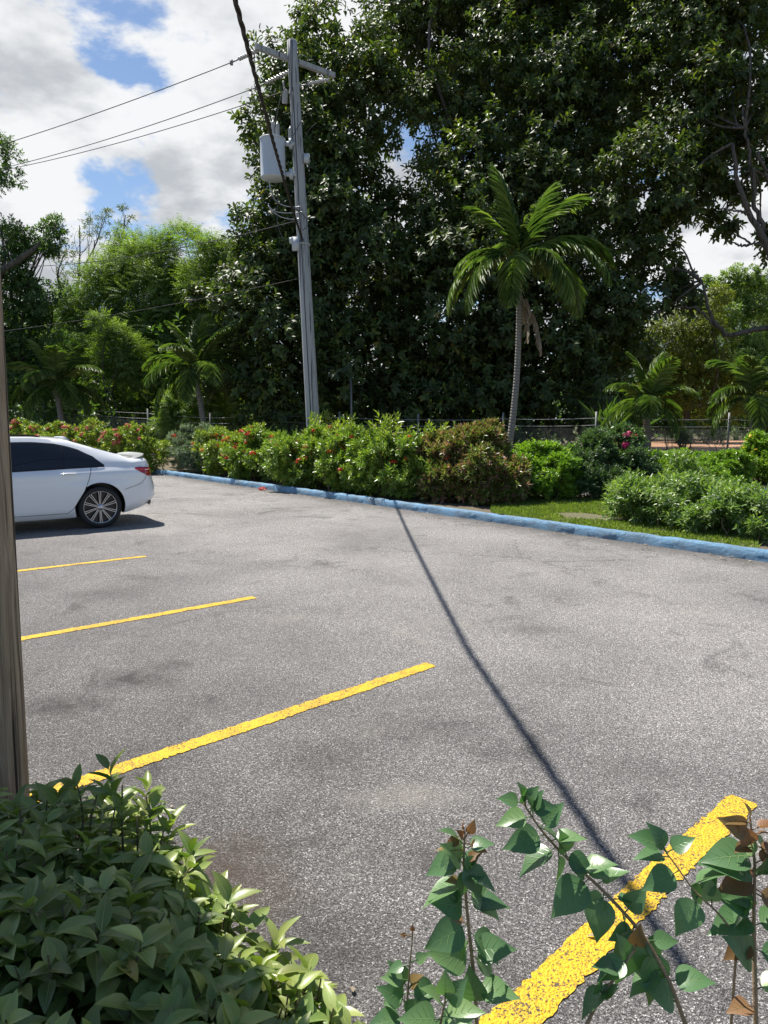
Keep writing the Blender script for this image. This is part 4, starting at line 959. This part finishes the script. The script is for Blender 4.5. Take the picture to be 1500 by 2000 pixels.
# shrubs
FLOWER = {}
def flower_mesh(kind):
    if kind in FLOWER: return FLOWER[kind]
    b = MB()
    r, n, L, W = {'red': (.062, 46, .042, .036), 'pink': (.075, 50, .05, .04), 'magenta': (.075, 30, .06, .055), 'whitefl': (.008, 6, .03, .018), 'yellowfl': (.04, 16, .05, .04)}[kind]
    d = sph(n); d[:, 2] = abs(d[:, 2]) * 1.1 - .15; d = nrm(d)
    tdir = nrm(np.cross(d, sph(n)) + .35 * d)
    b.leaves(T_DIAM, d * r - tdir * L * .5, tdir, d, L, W)
    o = b.build('flower', M[kind]); me = o.data; bpy.data.objects.remove(o); FLOWER[kind] = me; return me
def shrub(name, label, blobs, mat, args, nsub, nper, stems=14, flowers=None, group=None, cat='shrub', sub=(.13, .28), up=.45, inner=.25, base=None, mats=None):
    cs = np.array([c for c, r in blobs]); c0 = cs.mean(0) if base is None else np.array(base, float); c0[2] = gz(c0[0], c0[1])
    t = thing(name, label, cat, c0, group)
    P, D, SC = clumped(blobs, nsub * 3.0, nper * 1.05, sub, inner, up)
    ok = P[:, 2] > [gz(p[0], p[1]) + .10 for p in P]; P, D = P[ok], D[ok]
    D = nrm(D + np.array([0, 0, .35]))
    b = MB(); shoots(b, args['T'], P, D, **{k: v for k, v in args.items() if k != 'T'}); b.build('foliage', mat, t)
    b = MB(); allsc = np.concatenate(SC)
    for q in allsc[rng.permutation(len(allsc))[:stems]]:
        g = c0 + (q - c0) * np.array([.75, .75, 0]); g[2] = gz(g[0], g[1]) - .03; b.tube(np.array([c0 - [0, 0, .09], (c0 + g) / 2 - [0, 0, .09], g]), .012, 4); limb(b, g, q, .016, .005, .08, 7)
    b.build('stems', M['stem'], t)
    if flowers:
        for kind, n, sel in flowers:
            me = flower_mesh(kind); k = 0
            cand = P[rng.permutation(len(P))]
            # blooms sit on the outside that faces the light and the lot
            sc_ = cand[:, 2] * 1.0 - kn[0] * cand[:, 0] * .45 - kn[1] * cand[:, 1] * .45
            cand = cand[np.argsort(-sc_)][:max(n * 4, int(len(cand) * .35))]; cand = cand[rng.permutation(len(cand))]
            for q in cand[:n]:
                o = bpy.data.objects.new('flower', me); C.objects.link(o); o.parent = t
                o.location = q - c0 + np.array([-kn[0] * .13, -kn[1] * .13, .08]); o.rotation_euler = (rng.uniform(-.6, .6), rng.uniform(-.6, .6), rng.uniform(0, 6.28)); s_ = rng.uniform(.7, 1.45); o.scale = (s_, s_, s_ * .8)
    return t
def hedge_blobs(a0, a1, d, h, r, n=3, jit=.1):
    o = []
    for a in np.linspace(a0, a1, n):
        p = kp(a + rng.normal(0, jit), d + rng.normal(0, jit)); rz = h * .52
        o.append((np.array([p[0], p[1], h - rz + rng.normal(0, .05)]), np.array([r, r, rz])))
    return o
def ka_of(px, py): p = gnd(px, py)[:2]; return (p - K0) @ kd
IX = dict(T=T_DIAM, nl=8, L=.115, W=.05, slen=.14, spread=(.35, 1.15), droop=.05, upb=.4)
GRP = 'shrubs of the flowering hedge behind the kerb'
# pink-flowered ixora, far left to the sage bush
a_l = ka_of(300, 924)
def row(pts, h, r): 
    o = []
    for x, Y in pts: p = pix(x, 850, Y); o.append((np.array([p[0], p[1], h * .5 + rng.normal(0, .05)]), np.array([r, r * .9, h * .5])))
    return o
for pts, h, lb in ((((-10, 27.0), (30, 26.8), (68, 26.4)), 1.52, 'pink-flowered hedge shrub farthest left, beside the timber post'), (((105, 26.0), (145, 25.6), (180, 25.2)), 1.55, 'pink-flowered hedge shrub seen over the roof of the white car'), (((215, 24.6), (250, 24.0), (285, 23.4)), 1.50, 'pink-flowered hedge shrub just above the boot of the white car')):
    shrub('ixora_shrub', lb, row(pts, h, .85), M['ixora'], IX, 16, 24, 16, [('pink', 60, None)], GRP)
shrub('sage_shrub', 'grey-green small-leaved shrub right of the car boot', hedge_blobs(.9, 1.7, 1.05, 1.45, .85, 2), M['sage'], dict(IX, L=.05, W=.024, nl=9, slen=.10), 26, 40, 12, [('red', 12, None)], GRP)
def ax_of(px, y=950):    # distance along the kerb seen at picture column px
    u = (px - 750) / F
    lo, hi = -30, 30
    for _ in range(50):
        mid = (lo + hi) / 2; p = kp(mid, .9); 
        if p[0] / (p[1] * 1.0) / 1.0 < u / 1.02: lo = mid
        else: hi = mid
    return lo
a1_ = ax_of(405); a2_ = ax_of(470)
shrub('ixora_shrub', 'red-flowered hedge shrub beside the grey-green shrub', hedge_blobs(a1_ - .3, a2_, 1.1, 1.42, .8, 3), M['ixora'], IX, 16, 28, 14, [('red', 28, None)], GRP)
for px0, px1, h, lb, nf, mt in ((490, 590, 1.30, 'yellow-green shrub with red blooms left of the utility pole foot', 13, 'ixora_dark'), (600, 690, 1.36, 'tall yellow-green shrub with red blooms below the utility pole', 9, 'ixora_dark'), (705, 800, 1.39, 'yellow-green shrub with red blooms left of the bronze shrub', 10, 'ixora_dark')):
    shrub('ixora_shrub', lb, hedge_blobs(ax_of(px0), ax_of(px1), 1.05, h, .88, 3), M[mt], dict(IX, L=.115, W=.046), 17, 28, 16, [('red', nf + 18, None)], GRP)
    # long pale shoots standing out of the top
shrub('ixora_shrub', 'pale shoots of a leafy shrub reaching up before the dark trees', hedge_blobs(ax_of(560), ax_of(800), 1.5, 1.62, .45, 6, .15), M['ixora'], dict(IX, L=.15, W=.05, nl=8, slen=.25), 9, 9, 10, None, GRP, sub=(.3, .6), up=.9)
def g_blob(px, py, rpx, Y, rz=None, g=1.1): c = pix(px, py, Y); r = rpx * mpp(Y) * g; return (c, np.array([r, r, (rz or rpx) * mpp(Y) * g]))
shrub('bronze_shrub', 'bronze and purple-leaved shrub at the end of the hedge', [g_blob(880, 940, 50, 14.6, 52), g_blob(940, 930, 60, 14.3, 62), g_blob(925, 882, 46, 14.7, 34), g_blob(985, 950, 36, 13.9, 42), g_blob(860, 900, 34, 14.9, 40), g_blob(950, 866, 26, 14.6, 24)],
      M['bronze'], dict(IX, L=.11, W=.04, nl=8, slen=.16), 26, 26, 22, [('red', 5, None)], GRP)
shrub('clipped_shrub', 'bright green clipped shrub behind the lawn, right of the bronze shrub', [g_blob(1030, 908, 44, 14.8, 32), g_blob(1085, 904, 44, 14.8, 30), g_blob(1050, 935, 48, 14.4, 36), g_blob(1100, 935, 36, 14.4, 34), g_blob(1012, 930, 36, 14.4, 34)], M['clip'], dict(IX, L=.07, W=.032, nl=8, slen=.09), 24, 30, 16)
shrub('leggy_shrub', 'thin grey-green shrub between the clipped shrub and magenta flowers', [g_blob(1145, 900, 32, 14.8, 35), g_blob(1138, 938, 34, 14.5, 32), g_blob(1165, 872, 20, 15, 24), g_blob(1180, 945, 30, 14.4, 26)], M['bloom'], dict(IX, L=.06, W=.026), 18, 16, 14)
shrub('bougainvillea', 'straggling bougainvillea with magenta blooms below the drooping palm', [g_blob(1200, 880, 40, 15.6, 36), g_blob(1238, 905, 42, 15.3, 36), g_blob(1195, 915, 36, 15.2, 34), g_blob(1222, 860, 22, 15.6, 20)], M['bloom'], dict(IX, L=.075, W=.042), 20, 14, 16, [('magenta', 24, None)])
shrub('yellow_green_hedge', 'low clipped yellow-green hedge in front of the red soil', [g_blob(1280, 912, 32, 16, 24), g_blob(1330, 910, 34, 16, 24), g_blob(1385, 912, 34, 15.8, 24), g_blob(1435, 916, 34, 15.6, 26), g_blob(1300, 935, 44, 15.4, 28), g_blob(1395, 938, 44, 15.2, 28)], M['clip'], dict(IX, L=.06, W=.03, nl=8, slen=.08), 22, 30, 14, cat='hedge')
shrub('yellow_flower_shrub', 'shrub with yellow blooms at the right edge', [g_blob(1490, 915, 40, 16.4, 36), g_blob(1530, 925, 50, 16.2, 44), g_blob(1478, 880, 18, 16.5, 24)], M['clip'], dict(IX, L=.08, W=.036), 20, 20, 12, [('yellowfl', 26, None)])
shrub('star_flower_shrub', 'rounded dark-green shrub with tiny white flowers beside the kerb', [g_blob(1260, 972, 56, 11.4, 40), g_blob(1325, 955, 60, 11.5, 40), g_blob(1310, 995, 72, 10.9, 46), g_blob(1250, 1000, 46, 11.1, 42), g_blob(1390, 965, 54, 11.3, 36), g_blob(1225, 975, 38, 11.5, 32), g_blob(1330, 1035, 50, 10.4, 24)], M['white_shrub'], dict(IX, L=.095, W=.033, nl=8, slen=.17, droop=.3), 16, 30, 22, [('whitefl', 60, None)], sub=(.16, .40), up=.7)
shrub('star_flower_shrub', 'spreading dark-green shrub with tiny white flowers at right edge', [g_blob(1400, 1000, 62, 10.4, 44), g_blob(1460, 1005, 62, 10.0, 42), g_blob(1520, 1010, 60, 9.7, 46), g_blob(1430, 1035, 55, 9.8, 30), g_blob(1385, 1038, 45, 10.1, 26), g_blob(1480, 1048, 45, 9.5, 28)], M['white_shrub'], dict(IX, L=.095, W=.033, nl=8, slen=.17, droop=.3), 16, 30, 22, [('whitefl', 46, None)], sub=(.16, .40), up=.7)
shrub('dark_shrub', 'dark shaded shrub at the fence behind the drooping palm', [g_blob(1300, 830, 25, 23.5, 30), g_blob(1345, 845, 22, 23.5, 28)], M['darktree'], dict(IX, L=.12, W=.05), 10, 14, 8)
shrub('dark_shrub', 'dark shaded shrub at the fence near the right-edge palm', [g_blob(1400, 840, 24, 23.5, 34), g_blob(1490, 845, 26, 23, 34)], M['darktree'], dict(IX, L=.12, W=.05), 10, 14, 8)

# fallen red bloom by the kerb
fb = gnd(513, 958); o = bpy.data.objects.new('fallen_flower', flower_mesh('red').copy()); C.objects.link(o); o.location = fb + np.array([0, 0, .03]); o.scale = (1.5, 1.5, 1.0)
tag(o, 'fallen red flower head lying on asphalt against the kerb', 'flower')

# ------------------------------------------------------------------ near shrubs
def near_bush():
    t = thing('leafy_shrub', 'dense green leafy shrub in the lower left, partly in shade', 'shrub', (-.9, 1.9, 0))
    blobs = [((-1.55, 2.25, .30), (.45, .35, .30)), ((-1.10, 2.22, .30), (.36, .32, .30)), ((-1.75, 1.75, .36), (.5, .4, .34)), ((-1.15, 1.75, .36), (.45, .4, .33)), ((-.75, 1.85, .28), (.30, .30, .28)), ((-.75, 1.45, .34), (.42, .35, .32)), ((-.42, 1.45, .24), (.28, .25, .26)), ((-1.3, 1.35, .42), (.5, .4, .34)), ((-2.1, 2.2, .35), (.4, .4, .33)), ((-.4, 1.2, .28), (.3, .3, .28)), ((-.78, 2.02, .20), (.22, .2, .2)), ((-.52, 1.74, .22), (.22, .2, .22)), ((-.26, 1.5, .22), (.2, .2, .2)), ((-.14, 1.32, .22), (.2, .2, .2))]
    blobs = [((c[0] - .05, c[1], c[2] * (.50 if c[1] > 2 else .72)), (r[0] * .94, r[1] * .94, r[2] * (.52 if c[1] > 2 else .76))) for c, r in blobs]
    b = MB(); bs = MB(); n = 0
    for c, r in blobs:
        k = int(230 * r[0] * r[1] / .16); dd = sph(k); dd[:, 2] = abs(dd[:, 2]) * .9 + .05; dd = nrm(dd)
        P = np.array(c) + dd * np.array(r) * rng.uniform(.65, 1.0, (k, 1)); P = P[P[:, 2] > .06]; dd = dd[:len(P)]
        D = nrm(dd * np.array([.7, .7, .5]) + np.array([0, 0, .9]) + .35 * sph(len(P)))
        shoots(b, T_FINE, P, D, 8, .076, .034, .075, spread=(.6, 1.5), droop=.25, upb=.8, lvar=.5)
        for p in P[:: 5]:
            g = np.array(c) * [1, 1, 0] + (p - np.array(c)) * [.6, .6, 0]; limb(bs, g, p, .006, .003, .06, 6)
        for p, d_ in zip(P, D): bs.tube([p - d_ * .05, p + d_ * .085], .0022, 4, cap=False)
    # taller sprigs along the back edge
    for (x, y, Y, h) in ((150, 1545, 2.2, .16), (240, 1550, 2.15, .2), (285, 1570, 2.15, .16), (95, 1565, 2.15, .14), (190, 1570, 2.2, .17), (320, 1640, 2.1, .14), (270, 1610, 2.1, .14), (40, 1600, 2.1, .12), (225, 1600, 2.1, .12), (370, 1700, 2.0, .12), (450, 1790, 1.9, .10), (520, 1860, 1.8, .1), (580, 1940, 1.7, .1)):
        p = pix(x, y, Y); g = np.array([p[0], p[1] - .1, .1]); pts = limb(bs, g, p + np.array([0, 0, .03]), .005, .0025, .05, 8)
        shoots(b, T_FINE, np.array([p - [0, 0, h * .6]]), np.array([[rng.normal(0, .2), rng.normal(0, .2), 1.]]), 10, .095, .034, h, spread=(.4, 1.25), droop=.12, upb=.4, lvar=.05)
    b.build('foliage', M['front'], t); bs.build('stems', M['stem'], t)
near_bush()
def shoot_plant(name, label, stems, singles=()):
    """stems: list of (pixel path with depths, radius, [(fraction, side, length, turn, red)] )"""
    first = pix(*stems[0][0][0]); base = np.array([first[0], first[1], .01])
    t = thing(name, label, 'shrub', base)
    for path_, r0, lv in stems:
        P = np.array([pix(*q) for q in path_]); s_ = np.linspace(0, 1, len(P)); k = np.linspace(0, 1, 30)
        Q = np.stack([np.interp(k, s_, P[:, i]) for i in range(3)], -1)
        for _ in range(2): Q[1:-1] = (Q[:-2] + Q[1:-1] + Q[2:]) / 3
        low = np.array([Q[0] * [1, 1, 0] + [rng.normal(0, .03), -.04, .0], Q[0] * [1, 1, .5]])
        b = MB(); b.tube(np.concatenate([low, Q]), np.concatenate([[r0 * 1.3, r0 * 1.15], np.linspace(r0, r0 * .4, 30)]), 7); b.build('stem', M['stem_tan'], t)
        bg_, br = MB(), MB(); ng = nr = 0; redf = sum(q[4] for q in lv) / len(lv)
        lv = list(lv) + [(rng.uniform(.25, .97), rng.uniform(0, 360), rng.uniform(.035, .065), rng.uniform(-.1, .5), int(rng.random() < redf)) for _ in range(max(3, len(lv) // 2))]
        for (f, ang, L, tw, red) in lv:
            p = np.array([np.interp(f, k, Q[:, i]) for i in range(3)]); L = L * (.62 if red else .88)
            # ang: direction in the picture plane, degrees from right, tw: towards (+) or away (-) from the viewer
            d = nrm(np.array([math.cos(R(ang)), -tw, math.sin(R(ang))])); pet = p + d * .012
            up = np.array([rng.normal(0, .35), -.42 + rng.normal(0, .35), .9])
            (br if red else bg_).leaves(T_HEART, pet[None], d[None], up[None], L, L * .74)
            (br if red else bg_).tube([p, pet + d * .004], .0012, 4, cap=False); nr += red; ng += not red
        if ng: bg_.build('leaves', M['shoot'], t)
        if nr: o = br.build('young_leaves', M['shoot_red'], t); o['label'] = 'young reddish brown leaves'
S1 = ([(935, 2060, 1.16), (925, 1900, 1.18), (912, 1780, 1.19), (905, 1690, 1.2), (908, 1625, 1.2)], .0042,
      [(.30, 160, .085, .2, 0), (.34, 20, .08, .3, 0), (.45, 200, .09, .3, 0), (.42, -40, .085, .1, 0), (.52, 150, .075, .4, 0), (.55, 10, .075, .2, 0), (.62, -30, .08, .2, 0), (.66, 190, .085, .3, 0), (.70, 60, .06, -.3, 0), (.76, 120, .07, .4, 0), (.80, -60, .07, .4, 0), (.86, 165, .065, .1, 1), (.88, 20, .05, .1, 0), (.90, 130, .06, .2, 0), (.92, -15, .055, .1, 1), (.95, 60, .045, 0, 1), (.98, 100, .035, 0, 1), (.97, 200, .045, .2, 1), (.82, 200, .075, .1, 0), (.72, -10, .06, .5, 0), (.15, 100, .08, .2, 0), (.2, 10, .08, .3, 0), (.12, 180, .085, .3, 0)])
S1b = ([(790, 2050, 1.14), (795, 1960, 1.15), (800, 1890, 1.15), (806, 1825, 1.15)], .0026, [(.35, 140, .06, .2, 0), (.42, 20, .055, .2, 0), (.55, 160, .045, .2, 0), (.7, 190, .035, .1, 0), (.72, 30, .03, .1, 0), (.97, 90, .02, 0, 1), (.98, 170, .018, 0, 1), (.2, 60, .07, .3, 0), (.22, 170, .07, .3, 0)])
S1c = ([(850, 2060, 1.1), (862, 1990, 1.1), (870, 1950, 1.1)], .003, [(.5, 160, .075, .3, 0), (.55, 30, .075, .3, 0), (.8, 120, .06, .2, 0), (.85, 60, .06, .2, 0), (.95, 90, .05, .1, 0), (.3, 190, .08, .3, 0), (.35, -10, .08, .3, 0)])
shoot_plant('leafy_shoots', 'upright leafy shoots with brownish tips at the bottom centre', [S1, S1b, S1c])
S2 = ([(1360, 2060, 1.12), (1310, 1920, 1.15), (1262, 1830, 1.18), (1180, 1740, 1.2), (1100, 1670, 1.22), (1055, 1620, 1.22), (1020, 1565, 1.23)], .0042,
      [(.12, 140, .08, .2, 0), (.18, 20, .075, .3, 0), (.22, 200, .075, .3, 0), (.30, -90, .10, .5, 0), (.32, 10, .05, .2, 0), (.38, 250, .11, .5, 0), (.42, 60, .06, .2, 0), (.50, 250, .085, .5, 0), (.53, 40, .06, .1, 0), (.56, 215, .10, .3, 0), (.60, 30, .065, .3, 0), (.66, 100, .055, .2, 0), (.68, -20, .06, .4, 0), (.72, 200, .085, .3, 0), (.76, 20, .06, .2, 0), (.80, 190, .08, .2, 0), (.84, 55, .06, .1, 0), (.86, -30, .07, .3, 0), (.91, 185, .065, .1, 0), (.93, 70, .045, .1, 0), (.97, 100, .045, .1, 0), (.985, 160, .045, .1, 0), (.99, 50, .035, 0, 0)])
S2b = ([(1120, 2060, 1.1), (1165, 1960, 1.12), (1215, 1890, 1.13), (1240, 1855, 1.14)], .004, [(.4, 100, .06, .2, 0), (.5, 210, .07, .3, 0), (.65, 150, .055, .3, 0), (.85, 200, .065, .3, 0), (.97, 80, .065, .1, 1)])
S2c = ([(1262, 1830, 1.16), (1290, 1800, 1.15), (1330, 1850, 1.13)], .002, [(.3, 60, .035, 0, 1), (.6, 0, .05, .1, 1), (.85, -40, .045, .1, 1)])
shoot_plant('leafy_shoots', 'long arching leafy shoot leaning left over the near yellow line', [S2, S2b])
S3 = ([(1478, 2060, 1.08), (1474, 1900, 1.1), (1472, 1790, 1.12), (1475, 1690, 1.13), (1465, 1600, 1.14)], .0045,
      [(.15, 170, .075, .3, 1), (.2, 30, .07, .2, 0), (.30, 130, .085, .3, 0), (.36, -20, .08, .3, 0), (.40, 200, .085, .3, 1), (.46, 30, .07, .2, 0), (.50, 180, .09, .3, 0), (.54, 150, .08, .1, 0), (.60, 215, .07, .3, 0), (.64, -30, .08, .4, 1), (.70, 190, .10, .3, 1), (.72, 160, .10, .1, 0), (.76, 40, .06, .2, 1), (.80, 175, .095, .1, 0), (.84, 120, .07, .2, 1), (.86, -10, .06, .3, 1), (.92, 150, .085, .1, 1), (.94, 30, .06, .1, 1), (.97, 100, .05, 0, 1), (.98, 170, .06, .1, 1)])
S3b = ([(1440, 1830, 1.1), (1400, 1780, 1.11), (1355, 1740, 1.12), (1320, 1690, 1.13), (1290, 1650, 1.14)], .0022, [(.3, 100, .05, .1, 0), (.45, 230, .075, .4, 0), (.55, 40, .07, .2, 0), (.7, 200, .07, .2, 0), (.85, 170, .06, .1, 0), (.97, 150, .06, .1, 0), (.9, 40, .05, .1, 0)])
shoot_plant('leafy_shoots', 'reddish-leaved upright shoots in the lower right corner', [S3, S3b])
# scrap of red and white wrapper caught in the shrub
wp = pix(447, 1775, 2.02)
wr = thing('wrapper', 'small red and white plastic scrap caught in the near shrub', 'litter', wp)
b = MB(); b.grid(np.array([[wp + np.array([(u - .5) * .024 + .004 * math.sin(v * 4), .006 * math.sin(u * 5 + v * 2), .012 - v * .04]) for u in np.linspace(0, 1, 6)] for v in np.linspace(0, 1, 7)])); b.build('white_wrap', M['wrapwhite'], wr)
b = MB(); b.grid(np.array([[wp + np.array([(u - .5) * .026 + .008, .006 * math.sin(u * 5) - .003, .018 - v * .018 + .006 * u]) for u in np.linspace(0, 1, 6)] for v in np.linspace(0, 1, 5)])); b.build('red_cap', M['wrapred'], wr)
# fallen bits along the foot of the kerb
b = MB(); n = 420; a_ = rng.uniform(-1, 23, n); d_ = -.02 - rng.random(n) ** 2.2 * .7
P = np.array([kp(x, y, .008) for x, y in zip(a_, d_)]); b.leaves(T_OVAL, P, nrm(np.stack([rng.normal(size=n), rng.normal(size=n), rng.normal(0, .15, n)], -1)), np.tile([0, 0, 1.], (n, 1)) + .3 * sph(n), rng.uniform(.02, .055, n), rng.uniform(.012, .028, n))
tag(b.build('leaf_litter', M['dry'], loc=kp(10, -.1)), 'dry bits of leaf lying along the foot of the kerb', 'leaf litter', kind='stuff')
# loose dry leaves
dl = MB(); 
for k, (x, y) in enumerate(((335, 1582), (690, 1945), (1010, 1660), (1165, 1835))):
    g = gnd(x, y); b = MB(); b.leaves(T_FINE, (g + np.array([0, 0, .012]))[None], np.array([[rng.normal(), rng.normal(), .05]]), np.array([[0, .2, 1.]]), .03, .014)
    tag(b.build('dry_leaf', M['dry'], loc=g), ['curled tan leaf on asphalt beside the left shrub', 'tan leaf scrap on asphalt at the bottom edge', 'tan leaf scrap on asphalt left of the cable shadow', 'tan leaf scrap on asphalt near the broad yellow line'][k], 'leaf', 'dry leaves on the asphalt')
